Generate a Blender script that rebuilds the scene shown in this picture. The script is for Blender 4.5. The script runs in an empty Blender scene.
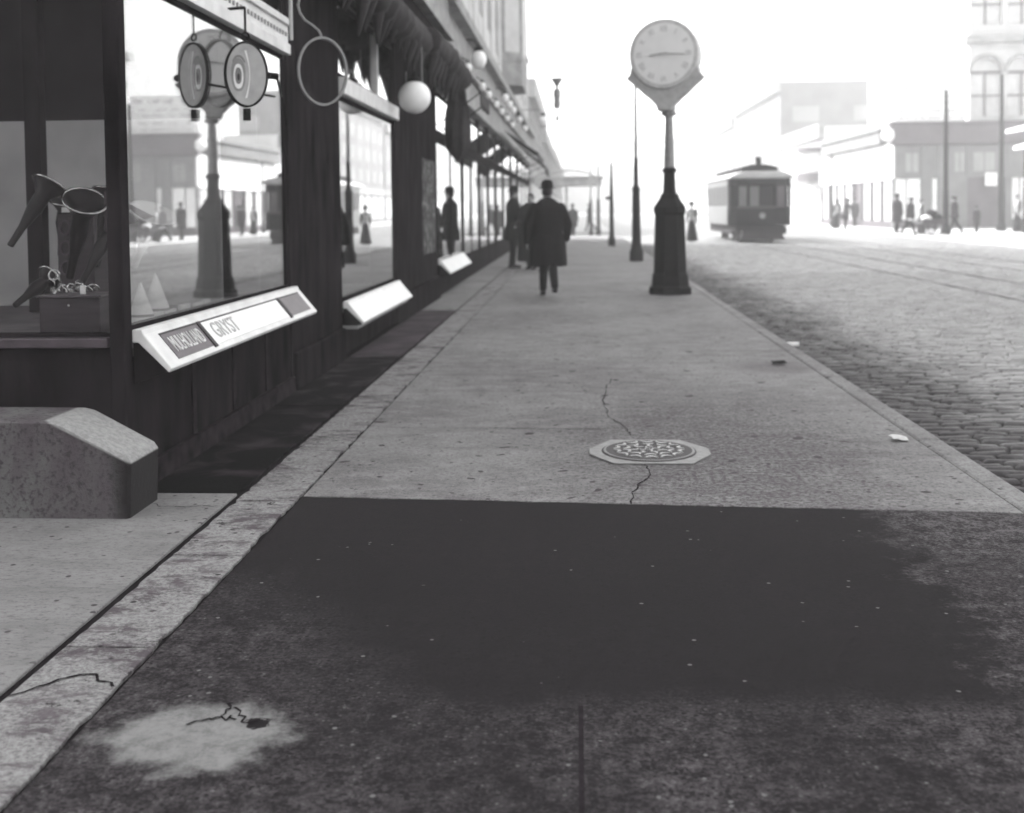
import bpy, bmesh, math, random
from mathutils import Vector, Matrix, noise
random.seed(7)
R = math.radians
scene = bpy.context.scene
C = scene.collection
H = 1.4            # camera height over the sidewalk
F = 1100.0         # focal length in pixels of a 1024 wide frame

# ------------------------------------------------------------------ camera
cam_d = bpy.data.cameras.new('camera'); cam = bpy.data.objects.new('camera', cam_d); C.objects.link(cam)
cam_d.sensor_width = 36; cam_d.lens = 36*F/1024
YAW, PITCH, ROLL = math.atan(65/F), R(2.2), R(0.65)
cam.matrix_world = (Matrix.Translation((0, 0, H)) @ Matrix.Rotation(YAW, 4, 'Z') @ Matrix.Rotation(R(90)-PITCH, 4, 'X')
                    @ Matrix.Rotation(-ROLL, 4, 'Z'))
cam_d.shift_y = -(197.5-F*math.tan(PITCH))/1024
cam_d.shift_x = 0.0
cam_d.clip_start = .05; cam_d.clip_end = 3000
cam_d.dof.use_dof = True; cam_d.dof.focus_distance = 4.2; cam_d.dof.aperture_fstop = 2.3
scene.camera = cam

def P(px, X=None, Y=None):                     # lateral <-> depth helpers of the street grid
    return X*F/(px-577) if Y is None else (px-577)/F*Y
def GY(py, z=0): return F*(H-z)/(py-209)       # depth of a ground point seen at picture row py

# ------------------------------------------------------------------ materials
def tint(v):
    if isinstance(v, tuple): return v
    k = .13*math.exp(-((v-.05)/.05)**2)          # dark grime of the street leans to a faint plum
    return (v*(1+k*.7), v*(1-k), v*(1+k*.25))
def mat(name, col, rough=.8, var=.25, scale=6, bump=.1, metal=0, spec=.4, detail=6, bscale=None, stretch=None):
    m = bpy.data.materials.new(name); m.use_nodes = True
    nt = m.node_tree; n = nt.nodes; l = nt.links
    b = n['Principled BSDF']; b.inputs['Roughness'].default_value = rough
    b.inputs['Metallic'].default_value = metal; b.inputs['Specular IOR Level'].default_value = spec
    tc = n.new('ShaderNodeTexCoord'); src = tc.outputs['Object']
    if stretch:
        mp = n.new('ShaderNodeMapping'); mp.inputs['Scale'].default_value = stretch
        l.new(src, mp.inputs['Vector']); src = mp.outputs[0]
    no = n.new('ShaderNodeTexNoise'); no.inputs['Scale'].default_value = scale; no.inputs['Detail'].default_value = detail
    l.new(src, no.inputs['Vector'])
    cr = n.new('ShaderNodeValToRGB'); c = tint(col)
    cr.color_ramp.elements[0].position = .3; cr.color_ramp.elements[1].position = .7
    cr.color_ramp.elements[0].color = tuple(x*(1-var) for x in c)+(1,)
    cr.color_ramp.elements[1].color = tuple(min(.95, x*(1+var)) for x in c)+(1,)
    l.new(no.outputs['Fac'], cr.inputs[0]); l.new(cr.outputs[0], b.inputs['Base Color'])
    if bump:
        nb = n.new('ShaderNodeTexNoise'); nb.inputs['Scale'].default_value = bscale or scale*6; nb.inputs['Detail'].default_value = 5
        l.new(src, nb.inputs['Vector'])
        bp = n.new('ShaderNodeBump'); bp.inputs['Strength'].default_value = bump; bp.inputs['Distance'].default_value = .02
        l.new(nb.outputs['Fac'], bp.inputs['Height']); l.new(bp.outputs[0], b.inputs['Normal'])
    m['_'] = 1
    return m

class NG:
    """small node helper for the paving materials"""
    def __init__(s, name, rough=.85):
        s.m = bpy.data.materials.new(name); s.m.use_nodes = True
        s.nt = s.m.node_tree; s.n = s.nt.nodes; s.l = s.nt.links
        s.b = s.n['Principled BSDF']; s.b.inputs['Roughness'].default_value = rough; s.b.inputs['Specular IOR Level'].default_value = .3
        s.co = s.n.new('ShaderNodeTexCoord').outputs['Object']
    def noise(s, scale, detail=6, stretch=None, dist=0, rough=.5):
        v = s.co
        if stretch:
            mp = s.n.new('ShaderNodeMapping'); mp.inputs['Scale'].default_value = stretch; s.l.new(v, mp.inputs[0]); v = mp.outputs[0]
        t = s.n.new('ShaderNodeTexNoise'); t.inputs['Scale'].default_value = scale; t.inputs['Detail'].default_value = detail
        t.inputs['Distortion'].default_value = dist; t.inputs['Roughness'].default_value = rough
        s.l.new(v, t.inputs['Vector']); return t.outputs['Fac']
    def ramp(s, f, a, b, va=0., vb=1.):
        r = s.n.new('ShaderNodeMapRange'); r.inputs['From Min'].default_value = a; r.inputs['From Max'].default_value = b
        r.inputs['To Min'].default_value = va; r.inputs['To Max'].default_value = vb; r.interpolation_type = 'SMOOTHSTEP'
        s.l.new(f, r.inputs['Value']); return r.outputs[0]
    def math(s, op, a, b=None):
        m = s.n.new('ShaderNodeMath'); m.operation = op
        for i, x in enumerate((a, b)):
            if x is None: continue
            if isinstance(x, (int, float)): m.inputs[i].default_value = x
            else: s.l.new(x, m.inputs[i])
        return m.outputs[0]
    def cells(s, scale, lo, hi):                          # grit: a share of small cells, each lit by its own random value
        v = s.n.new('ShaderNodeTexVoronoi'); v.inputs['Scale'].default_value = scale; s.l.new(s.co, v.inputs['Vector'])
        q = s.n.new('ShaderNodeSeparateColor'); s.l.new(v.outputs['Color'], q.inputs[0])
        return s.math('MULTIPLY', s.ramp(q.outputs[0], lo, hi), s.ramp(v.outputs['Distance'], .55, .3))
    def xyz(s):
        q = s.n.new('ShaderNodeSeparateXYZ'); s.l.new(s.co, q.inputs[0]); return q.outputs
    def spot(s, x, y, rx, ry, soft=.35, wob=.4, ws=2.2):          # blotch of its own shape lying at x, y
        q = s.xyz(); w = s.noise(ws, 7, rough=.65)
        dx = s.math('DIVIDE', s.math('SUBTRACT', q[0], x), rx); dy = s.math('DIVIDE', s.math('SUBTRACT', q[1], y), ry)
        d = s.math('SQRT', s.math('ADD', s.math('MULTIPLY', dx, dx), s.math('MULTIPLY', dy, dy)))
        d = s.math('ADD', d, s.math('MULTIPLY', s.math('SUBTRACT', w, .5), wob*2))
        return s.ramp(d, 1-soft, 1+soft, 1., 0.)
    def mixc(s, f, a, b):
        m = s.n.new('ShaderNodeMix'); m.data_type = 'RGBA'
        for i, x in ((6, a), (7, b)):
            if isinstance(x, float): m.inputs[i].default_value = tint(x)+(1,)
            else: s.l.new(x, m.inputs[i])
        if isinstance(f, float): m.inputs[0].default_value = f
        else: s.l.new(f, m.inputs[0])
        return m.outputs[2]
    def done(s, col, bumps=()):
        s.l.new(col, s.b.inputs['Base Color']); prev = None
        for f, st, di in bumps:
            bp = s.n.new('ShaderNodeBump'); bp.inputs['Strength'].default_value = st; bp.inputs['Distance'].default_value = di
            s.l.new(f, bp.inputs['Height'])
            if prev: s.l.new(prev, bp.inputs['Normal'])
            prev = bp.outputs[0]
        if prev: s.l.new(prev, s.b.inputs['Normal'])
        return s.m

def glass_mat(name, clear=.8, base=.06, k=.94, p=4.0):
    m = bpy.data.materials.new(name); m.use_nodes = True; nt = m.node_tree; n = nt.nodes; l = nt.links
    n.remove(n['Principled BSDF']); out = n['Material Output']
    g = n.new('ShaderNodeNewGeometry'); d = n.new('ShaderNodeVectorMath'); d.operation = 'DOT_PRODUCT'
    l.new(g.outputs['Normal'], d.inputs[0]); l.new(g.outputs['Incoming'], d.inputs[1])
    def M(op, a, b):
        x = n.new('ShaderNodeMath'); x.operation = op; x.use_clamp = True
        for i, v in enumerate((a, b)):
            if isinstance(v, (int, float)): x.inputs[i].default_value = v
            else: l.new(v, x.inputs[i])
        return x.outputs[0]
    ab = n.new('ShaderNodeMath'); ab.operation = 'ABSOLUTE'; l.new(d.outputs['Value'], ab.inputs[0])
    f = M('ADD', M('MULTIPLY', M('POWER', M('SUBTRACT', 1.0, ab.outputs[0]), p), k), base)
    tr = n.new('ShaderNodeBsdfTransparent'); tr.inputs[0].default_value = (clear, clear, clear, 1)
    gl = n.new('ShaderNodeBsdfGlossy'); gl.inputs['Roughness'].default_value = 0.01; gl.inputs[0].default_value = (.95, .95, .95, 1)
    mx = n.new('ShaderNodeMixShader'); l.new(f, mx.inputs[0]); l.new(tr.outputs[0], mx.inputs[1]); l.new(gl.outputs[0], mx.inputs[2])
    l.new(mx.outputs[0], out.inputs[0]); return m

M = {}
M['black'] = mat('black_paint', .016, .95, .6, 5, .12, spec=.0, stretch=(1, 1, .3))
M['iron'] = mat('black_iron', .006, .65, .3, 14, .15, spec=.10)
M['iron_mid'] = mat('grey_iron_and_glare', .25, .5, .15, 14, .08)  # grey ironwork; on the clock column its tone stands for sky glare
M['iron_light'] = mat('pale_painted_iron', .42, .5, .12, 14, .08)
M['cloth'] = mat('dark_wool', .010, .95, .3, 30, .2, spec=.08)
M['cloth2'] = mat('charcoal_wool', .02, .95, .3, 30, .2, spec=.08)
M['skin'] = mat('skin', .32, .6, .1, 20, 0)
M['hair'] = mat('dark_hair', .03, .7, .3, 60, .2)
M['blouse'] = mat('pale_cotton', .6, .9, .1, 20, .1)
M['paint_white'] = mat('white_paint', .78, .5, .06, 8, .03)
M['cream'] = mat('aged_white_board', .66, .5, .12, 7, .03)
M['wood_dark'] = mat('dark_varnished_wood', .034, .45, .35, 5, .1, stretch=(1, 1, 8))
M['interior'] = mat('shop_interior', .03, .9, .2, 4, 0)
M['backdrop'] = mat('grey_backdrop_cloth', .5, .9, .15, 3, .05)
M['canvas'] = mat('dark_awning_canvas', .018, .95, .35, 12, .3)
M['canvas_light'] = mat('striped_grey_canvas', .2, .95, .3, 8, .3)
M['stone_up'] = mat('sooty_pale_stone', .5, .9, .22, 1.5, .2)
M['stone_band'] = mat('weathered_cornice', .26, .85, .3, 3, .2)
M['brick_dark'] = mat('dark_brick', .09, .9, .3, 3, .3)
M['opal'] = mat('opal_glass', .88, .25, .04, 5, 0)
M['brass'] = mat('polished_brass_horn', .5, .22, .1, 5, 0, metal=1)
M['horn_dark'] = mat('japanned_horn', .012, .35, .2, 5, 0, spec=.2)
M['nickel'] = mat('nickel_parts', .55, .25, .2, 30, 0, metal=1)
M['card'] = mat('white_card', .8, .7, .06, 10, 0)
M['fissure'] = mat('dirt_filled_fissure', .016, .95, .1, 10, 0, spec=0)
M['ink'] = mat('black_ink', .02, .7, .1, 10, 0)
M['ink_grey'] = mat('faded_grey_ink', .22, .7, .2, 10, 0)
M['sign_glass'] = mat('grey_sign_ground', .06, .4, .2, 14, 0, spec=.2)
M['numeral_grey'] = mat('glare_pale_numeral', .38, .6, .1, 5, 0)  # clock numerals and hands, paled to sit in the glare round the head
M['washed_ink'] = mat('washed_out_ink', .36, .6, .25, 30, 0)
M['dial'] = mat('white_enamel_dial', .76, .3, .04, 5, 0)
M['rail'] = mat('worn_steel_rail', .12, .6, .2, 8, .05)
M['tram_dark'] = mat('dark_tram_paint', .014, .8, .2, 3, .03, spec=.1)
M['tram_pane'] = mat('tram_side_blind', .14, .5, .1, 3, 0)
M['tram_side'] = mat('pale_tram_panel', .22, .4, .08, 3, .03)
M['tram_roof'] = mat('pale_tram_roof', .45, .6, .08, 3, .03)
M['tram_under'] = mat('tram_ironwork', .02, .7, .2, 3, .1)
M['poster'] = None
M['glass'] = glass_mat('shop_plate_glass', .93, .10, 1.1, 3.2)
M['glass_front'] = glass_mat('clear_plate_glass', .92, .02, .9, 5)
M['glass_dark'] = glass_mat('dark_window_glass', .25, .15, .85, 3)
M['r_stone'] = mat('right_pale_stone', .42, .9, .12, 1.2, .2)
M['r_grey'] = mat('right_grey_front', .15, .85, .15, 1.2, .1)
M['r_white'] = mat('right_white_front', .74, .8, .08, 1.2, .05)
M['r_dark'] = mat('right_dark_cornice', .09, .8, .2, 1.2, .1)
M['pane_dark'] = mat('dark_pane', .09, .2, .2, 1, 0, spec=.5)
M['pane_light'] = mat('pale_blind', .5, .6, .1, 2, 0)
M['far_pane'] = mat('distant_pane', .22, .6, .2, .5, 0)
M['far'] = mat('distant_masonry', .13, .9, .2, .5, 0)

# mottled poster material
g = NG('torn_posters', .8)
M['poster'] = g.done(g.mixc(g.ramp(g.noise(5, 9, dist=.6, rough=.8), .5, .6), .008, .22))

# sidewalk: worn flagstone
g = NG('worn_flagstone', .9)
fine = g.noise(34, 7, rough=.8); grit = g.noise(95, 4, rough=.8); mid = g.noise(6, 8, stretch=(.6, 1, 1), rough=.75); big = g.noise(.6, 5)
base = g.mixc(g.ramp(big, .35, .65), .12, .18)
base = g.mixc(g.math('MULTIPLY', g.ramp(mid, .42, .68), .7), base, .25)
base = g.mixc(g.math('MULTIPLY', g.ramp(mid, .46, .34), .6), base, .075)
base = g.mixc(g.math('MULTIPLY', g.ramp(fine, .5, .36), .8), base, .05)
base = g.mixc(g.math('MULTIPLY', g.ramp(grit, .54, .66), .5), base, .3)
base = g.mixc(g.math('MULTIPLY', g.cells(80, .55, 1.), .5), base, .27)
base = g.mixc(g.math('MULTIPLY', g.cells(65, .6, 1.), .6), base, .06)
base = g.mixc(g.cells(34, .975, .985), base, .022)
base = g.mixc(g.ramp(g.noise(8, 2, rough=.3), .71, .73), base, .025)
base = g.mixc(g.ramp(g.noise(23, 2, rough=.3), .74, .76), base, .025)
base = g.mixc(g.math('MULTIPLY', g.spot(.8, 6.3, .85, 1.9, .7, .6), g.ramp(fine, .6, .40, .1, .95)), base, .035)
base = g.mixc(g.math('MULTIPLY', g.spot(1.7, 9.6, .35, .3, .6, .6), .5), base, .06)
M['flag'] = g.done(base, ((fine, .12, .006),))
# near slab: tar-dark pavement with lighter worn margins
g = NG('tar_stained_slab', .95); g.b.inputs['Specular IOR Level'].default_value = .08
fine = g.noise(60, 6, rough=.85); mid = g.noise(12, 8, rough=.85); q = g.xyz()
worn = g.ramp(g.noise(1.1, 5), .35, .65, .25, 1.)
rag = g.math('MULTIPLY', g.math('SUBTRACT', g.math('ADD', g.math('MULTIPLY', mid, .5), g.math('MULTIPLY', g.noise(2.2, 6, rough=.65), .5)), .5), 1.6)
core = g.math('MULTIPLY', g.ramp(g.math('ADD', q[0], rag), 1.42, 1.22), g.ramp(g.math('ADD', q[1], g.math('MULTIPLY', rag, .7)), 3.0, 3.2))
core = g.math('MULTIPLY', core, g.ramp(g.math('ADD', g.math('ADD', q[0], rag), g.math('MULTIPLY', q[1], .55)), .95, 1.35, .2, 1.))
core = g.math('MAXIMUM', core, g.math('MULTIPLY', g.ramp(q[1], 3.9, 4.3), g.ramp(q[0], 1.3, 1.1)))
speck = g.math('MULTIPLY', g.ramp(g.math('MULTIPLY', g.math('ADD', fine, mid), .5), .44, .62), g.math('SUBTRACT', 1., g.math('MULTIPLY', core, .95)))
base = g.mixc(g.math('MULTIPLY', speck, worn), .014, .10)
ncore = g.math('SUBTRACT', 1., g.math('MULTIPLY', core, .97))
base = g.mixc(g.math('MULTIPLY', g.math('MULTIPLY', g.cells(75, .6, 1.1), g.ramp(mid, .42, .66)), ncore), base, .13)
base = g.mixc(g.math('MULTIPLY', g.cells(60, .80, .9), .9), base, .012)
base = g.mixc(g.cells(60, .997, .998), base, .13)
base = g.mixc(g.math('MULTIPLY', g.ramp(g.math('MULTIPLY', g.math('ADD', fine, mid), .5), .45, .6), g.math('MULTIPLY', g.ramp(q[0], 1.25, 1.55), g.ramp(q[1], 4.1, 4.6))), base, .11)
pale = g.spot(-1.03, 2.84, .235, .18, .3, .85, 7)
base = g.mixc(g.math('MULTIPLY', pale, g.ramp(mid, .35, .6, .55, 1.)), base, .21)
base = g.mixc(g.spot(-.885, 2.915, .03, .03, .15, 1.8, 22), base, .012)
M['slab'] = g.done(base, ((fine, .4, .008),))
# pale stone strip
g = NG('pale_stone_strip', .9)
fine = g.noise(50, 8, rough=.85); mid = g.noise(9, 9, stretch=(.55, 1, 1), dist=.3, rough=.78)
base = g.mixc(g.ramp(fine, .35, .65), .15, .27)
base = g.mixc(g.math('MULTIPLY', g.ramp(mid, .5, .6), .8), base, .075)
base = g.mixc(g.math('MULTIPLY', g.ramp(fine, .5, .4), .5), base, .07)
base = g.mixc(g.math('MULTIPLY', g.ramp(g.noise(3.4, 9, dist=.3, rough=.8, stretch=(.6, 1, 1)), .5, .6), .9), base, .045)
base = g.mixc(g.ramp(g.noise(7, 8, dist=.5, rough=.75, stretch=(.5, 1, 1)), .6, .64), base, .018)
base = g.mixc(g.math('MULTIPLY', g.cells(80, .6, 1.), .5), base, .08)
base = g.mixc(g.cells(38, .975, .985), base, .02)
M['strip'] = g.done(base, ((fine, .3, .01), (mid, .3, .015)))
g = NG('pale_entry_stone', .9)
fine = g.noise(45, 8, stretch=(.5, 1, 1), rough=.85); mid = g.noise(4.5, 9, stretch=(.5, 1, 1), dist=.5, rough=.75)
base = g.mixc(g.ramp(mid, .35, .7), .20, .14); base = g.mixc(g.ramp(fine, .5, .62), base, .09)
base = g.mixc(g.math('MULTIPLY', g.cells(80, .6, 1.), .4), base, .08)
base = g.mixc(g.cells(38, .975, .985), base, .03)
M['entry'] = g.done(base, ((fine, .25, .01),))
g = NG('dark_slate', .95); g.b.inputs['Specular IOR Level'].default_value = .05
fine = g.noise(30, 8, rough=.7); mid = g.noise(3, 6, dist=.6)
M['slate'] = g.done(g.mixc(g.ramp(mid, .45, .7), .006, .035), ((fine, .3, .01),))
g = NG('vault_panel', .9); g.b.inputs['Specular IOR Level'].default_value = .1
fine = g.noise(40, 8, rough=.7); mid = g.noise(3, 6, dist=.6)
M['vault'] = g.done(g.mixc(g.ramp(mid, .35, .7), .03, .06), ((fine, .3, .01),))
# granite block
g = NG('rough_granite', .95)
fine = g.noise(40, 9, rough=.7); mid = g.noise(5, 6, stretch=(1, 1, .5))
q = g.xyz()
base = g.mixc(g.ramp(mid, .3, .7), .08, .15); base = g.mixc(g.math('MULTIPLY', g.ramp(fine, .5, .62), .7), base, .035)
base = g.mixc(g.ramp(g.math('ADD', g.math('ADD', q[0], g.math('MULTIPLY', mid, .12)), g.math('MULTIPLY', q[2], .05)), -2.12, -2.0), base, .014)   # shade of the street-facing side put into the colour
top_lit = g.ramp(g.math('ADD', q[2], g.math('MULTIPLY', g.math('ADD', q[0], 2.41), .5)), .425, .44)   # light falling on the top, put into the colour
base = g.mixc(top_lit, base, g.mixc(g.ramp(fine, .3, .7), .25, .38))
M['granite'] = g.done(base, ((fine, .8, .02),))
# paving stones
g = NG('worn_street_stone', .42); g.b.inputs['Specular IOR Level'].default_value = .5
rnd = g.noise(3.7, 2, rough=.4); fine = g.noise(30, 7, rough=.6); q = g.xyz(); big = g.noise(.35, 4)
base = g.mixc(g.ramp(rnd, .3, .7), .13, .22); base = g.mixc(g.math('MULTIPLY', g.ramp(fine, .55, .7), .6), base, .05)
drk = g.math('MULTIPLY', g.ramp(g.math('ADD', q[1], g.math('MULTIPLY', big, 3)), 11.5, 7.5), g.ramp(g.noise(1.6, 7, stretch=(.6, 1.6, 1), rough=.7), .36, .56))
base = g.mixc(g.math('MULTIPLY', drk, .85), base, .02)
gut = g.ramp(g.math('ADD', q[0], g.math('MULTIPLY', g.noise(.9, 6, rough=.6), 1.8)), 4.9, 3.5)         # darker, patchy band along the gutter
gut = g.math('MULTIPLY', gut, g.ramp(g.noise(5, 6, rough=.7), .3, .6, .45, 1.))
base = g.mixc(g.math('MULTIPLY', gut, .9), base, .02)
g.l.new(g.ramp(gut, 0, 1, .5, .8), g.b.inputs['Roughness'])
M['cobble'] = g.done(base, ((fine, .5, .01),))
g = NG('street_joint_dirt', .8)
M['dirt'] = g.done(g.mixc(g.ramp(g.noise(6, 6), .3, .7), .035, .07))
g = NG('far_street_paving', .55)
br = g.n.new('ShaderNodeTexBrick'); g.l.new(g.co, br.inputs['Vector']); br.inputs['Scale'].default_value = 1
br.inputs['Brick Width'].default_value = .26; br.inputs['Row Height'].default_value = .13; br.inputs['Mortar Size'].default_value = .02
br.inputs['Color1'].default_value = (.17, .17, .17, 1); br.inputs['Color2'].default_value = (.23, .23, .23, 1); br.inputs['Mortar'].default_value = (.08, .08, .08, 1)
M['farcobble'] = g.done(br.outputs[0], ((g.noise(2, 5), .3, .02),))
M['pave_far'] = mat('far_flagstones', .45, .85, .12, 1, .05)
M['ground'] = mat('street_dirt', .15, .95, .2, .3, .05)

# ------------------------------------------------------------------ mesh helper
def wloc(o):
    v = Vector((0, 0, 0))
    while o: v += o.location; o = o.parent
    return v
class MB:
    def __init__(s): s.v = []; s.f = []; s.smooth = False
    def add(s, vs, fs, T=None):
        n = len(s.v); s.v += [tuple((T @ Vector(p)) if T else p) for p in vs]; s.f += [tuple(i+n for i in f) for f in fs]; return s
    def box(s, x0, x1, y0, y1, z0, z1, T=None):
        x0, x1 = sorted((x0, x1)); y0, y1 = sorted((y0, y1)); z0, z1 = sorted((z0, z1))
        vs = [(x0,y0,z0),(x1,y0,z0),(x1,y1,z0),(x0,y1,z0),(x0,y0,z1),(x1,y0,z1),(x1,y1,z1),(x0,y1,z1)]
        return s.add(vs, [(0,3,2,1),(4,5,6,7),(0,1,5,4),(1,2,6,5),(2,3,7,6),(3,0,4,7)], T)
    def prism(s, prof, y0, y1, axis='Y', T=None):      # profile polygon extruded
        n = len(prof)
        if axis == 'Y': mk = lambda p, t: (p[0], t, p[1])
        elif axis == 'X': mk = lambda p, t: (t, p[0], p[1])
        else: mk = lambda p, t: (p[0], p[1], t)
        vs = [mk(p, y0) for p in prof]+[mk(p, y1) for p in prof]
        fs = [tuple(range(n)), tuple(range(2*n-1, n-1, -1))]+[((i+1) % n, i, i+n, (i+1) % n+n) for i in range(n)]
        return s.add(vs, fs, T)
    def tube(s, pts, r, seg=10, cap=True, T=None, flat=1.0):
        pts = [Vector(p) for p in pts]; rs = r if isinstance(r, (list, tuple)) else [r]*len(pts)
        vs = []; fs = []; up = None
        for i, p in enumerate(pts):
            d = (pts[min(i+1, len(pts)-1)]-pts[max(i-1, 0)]).normalized()
            if up is None: up = Vector((0,0,1)) if abs(d.z) < .9 else Vector((1,0,0))
            a = d.cross(up).normalized(); b = a.cross(d).normalized(); up = b
            for k in range(seg):
                t = 2*math.pi*k/seg; vs.append(tuple(p+a*(math.cos(t)*rs[i])+b*(math.sin(t)*rs[i]*flat)))
        for i in range(len(pts)-1):
            for k in range(seg):
                k2 = (k+1) % seg; fs.append((i*seg+k, i*seg+k2, (i+1)*seg+k2, (i+1)*seg+k))
        if cap: fs += [tuple(range(seg-1, -1, -1)), tuple(range((len(pts)-1)*seg, len(pts)*seg))]
        return s.add(vs, fs, T)
    def lathe(s, prof, seg=24, T=None, c=(0,0,0), ex=1, ey=1, phase=0):   # profile of (r, z)
        vs = []; fs = []
        for r, z in prof:
            for k in range(seg):
                t = 2*math.pi*k/seg+phase; vs.append((c[0]+math.cos(t)*r*ex, c[1]+math.sin(t)*r*ey, c[2]+z))
        for i in range(len(prof)-1):
            for k in range(seg):
                k2 = (k+1) % seg; fs.append((i*seg+k, i*seg+k2, (i+1)*seg+k2, (i+1)*seg+k))
        fs += [tuple(range(seg-1, -1, -1)), tuple(range((len(prof)-1)*seg, len(prof)*seg))]
        return s.add(vs, fs, T)
    def ball(s, c, rx, ry=None, rz=None, seg=16, T=None):
        ry = ry or rx; rz = rz or rx; n = seg//2; vs = []; fs = []
        for i in range(1, n):
            a = math.pi*i/n
            for k in range(seg):
                t = 2*math.pi*k/seg; vs.append((c[0]+rx*math.sin(a)*math.cos(t), c[1]+ry*math.sin(a)*math.sin(t), c[2]-rz*math.cos(a)))
        for i in range(n-2):
            for k in range(seg):
                k2 = (k+1) % seg; fs.append((i*seg+k, i*seg+k2, (i+1)*seg+k2, (i+1)*seg+k))
        b = len(vs); vs += [(c[0], c[1], c[2]-rz), (c[0], c[1], c[2]+rz)]
        for k in range(seg):
            k2 = (k+1) % seg; fs.append((b, k2, k)); fs.append((b+1, (n-2)*seg+k, (n-2)*seg+k2))
        return s.add(vs, fs, T)
    def ring(s, rx, rz, w, t, seg=48, T=None):          # oval band in the local XZ plane, width w, thickness t along Y
        vs = []; fs = []
        for k in range(seg):
            a = 2*math.pi*k/seg; c, sn = math.cos(a), math.sin(a)
            for dr, dy in ((-w/2, -t/2), (w/2, -t/2), (w/2, t/2), (-w/2, t/2)):
                vs.append(((rx+dr)*c, dy, (rz+dr)*sn))
        for k in range(seg):
            k2 = (k+1) % seg
            for j in range(4):
                j2 = (j+1) % 4; fs.append((k*4+j, k2*4+j, k2*4+j2, k*4+j2))
        return s.add(vs, fs, T)
    def build(s, name, m, parent=None, local=False, smooth=False, bevel=0, solid=0):
        off = Vector((0,0,0)) if local else wloc(parent)
        me = bpy.data.meshes.new(name); me.from_pydata([tuple(Vector(v)-off) for v in s.v], [], s.f)
        bm = bmesh.new(); bm.from_mesh(me); bmesh.ops.recalc_face_normals(bm, faces=bm.faces[:]); bm.to_mesh(me); bm.free()
        o = bpy.data.objects.new(name, me); C.objects.link(o)
        if m is not None: me.materials.append(m if not isinstance(m, str) else M[m])
        if parent: o.parent = parent
        if smooth:
            me.shade_smooth()
            if smooth == 'auto': me.set_sharp_from_angle(angle=R(40))
        if bevel:
            b = o.modifiers.new('bevel', 'BEVEL'); b.width = bevel; b.segments = 2; b.limit_method = 'ANGLE'
        return o
def tag(o, label=None, cat=None, group=None, kind=None):
    if label: o['label'] = label
    if cat: o['category'] = cat
    if group: o['group'] = group
    if kind: o['kind'] = kind
    return o
def thing(name, label, cat, loc=(0,0,0), rz=0, group=None):
    o = bpy.data.objects.new(name, None); C.objects.link(o); o.location = loc; o.rotation_euler = (0,0,rz); o.empty_display_size = .2
    return tag(o, label, cat, group)
def struct(o): o['kind'] = 'structure'; return o
def copy_tree(o, parent=None):
    c = o.copy(); C.objects.link(c); c.parent = parent
    for ch in list(o.children): copy_tree(ch, c)
    return c
def text_obj(name, s, size, T, m, parent, extrude=.002, space=1.0, xs=1.0):
    cu = bpy.data.curves.new(name, 'FONT'); cu.body = s; cu.size = size; cu.extrude = extrude; cu.space_character = space
    cu.align_x = 'CENTER'; cu.align_y = 'CENTER'
    t = bpy.data.objects.new('tmp', cu); C.objects.link(t)
    bpy.context.view_layer.update()
    me = bpy.data.meshes.new_from_object(t.evaluated_get(bpy.context.evaluated_depsgraph_get()))
    bpy.data.objects.remove(t); bpy.data.curves.remove(cu)
    me.transform(Matrix.Diagonal((xs, 1, 1, 1))); me.transform(T)
    o = bpy.data.objects.new(name, me); C.objects.link(o); me.name = name; me.materials.clear(); me.materials.append(M[m])
    if parent: o.parent = parent
    return o

# ------------------------------------------------------------------ ground
gr = struct(MB().box(-300, 300, -60, 600, -.6, -.22).build('ground', 'ground'))
KX = 2.16; FX = 15.6
struct(MB().box(KX+.01, FX, -6, 420, -.21, -.19).build('road_bed', 'dirt'))
# far part of the road as a sheet, near part as single set stones
struct(MB().box(KX+.02, FX-.02, 46, 420, -.189, -.152).build('road', 'farcobble'))
st = MB(); y = 1.2
row = 0
while y < 46:
    rh = .10 if y < 26 else .2
    x = KX+.03-(row % 2)*.1
    while x < FX-.2:
        L = random.uniform(.2, .3); x1 = min(x+L-.014, FX-.03)
        x0 = max(x, KX+.02)
        # skip what the picture cannot show
        if x0 > y*.50+1.2: break
        if x1-x0 > .05:
            zt = -.158+random.uniform(-.007, .009)+.012*noise.noise(Vector((x*.8, y*.8, 0)))-.02*max(0, 1-(x-KX)/.6)
            a = .018; y0, y1 = y, y+rh-.016
            j = lambda: random.uniform(-.006, .006)
            tl = random.uniform(-.005, .005)
            vs = [(x0,y0,-.2),(x1,y0,-.2),(x1,y1,-.2),(x0,y1,-.2),
                  (x0,y0,zt-.018),(x1,y0,zt-.018),(x1,y1,zt-.018),(x0,y1,zt-.018),
                  (x0+a+j(),y0+a+j(),zt-tl),(x1-a+j(),y0+a+j(),zt+tl),(x1-a+j(),y1-a+j(),zt+tl),(x0+a+j(),y1-a+j(),zt-tl)]
            st.add(vs, [(0,1,5,4),(1,2,6,5),(2,3,7,6),(3,0,4,7),(4,5,9,8),(5,6,10,9),(6,7,11,10),(7,4,8,11),(8,9,10,11)])
        x += L
    y += rh; row += 1
o = st.build('road_paving', 'cobble', smooth=True); struct(o)
struct(MB().box(7.06, 7.12, 4, 420, -.2, -.140).box(8.50, 8.56, 4, 420, -.2, -.140).build('tram_track', 'rail'))
struct(MB().box(10.2, 10.26, 4, 420, -.2, -.140).box(11.64, 11.70, 4, 420, -.2, -.140).build('tram_track', 'rail'))
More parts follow.
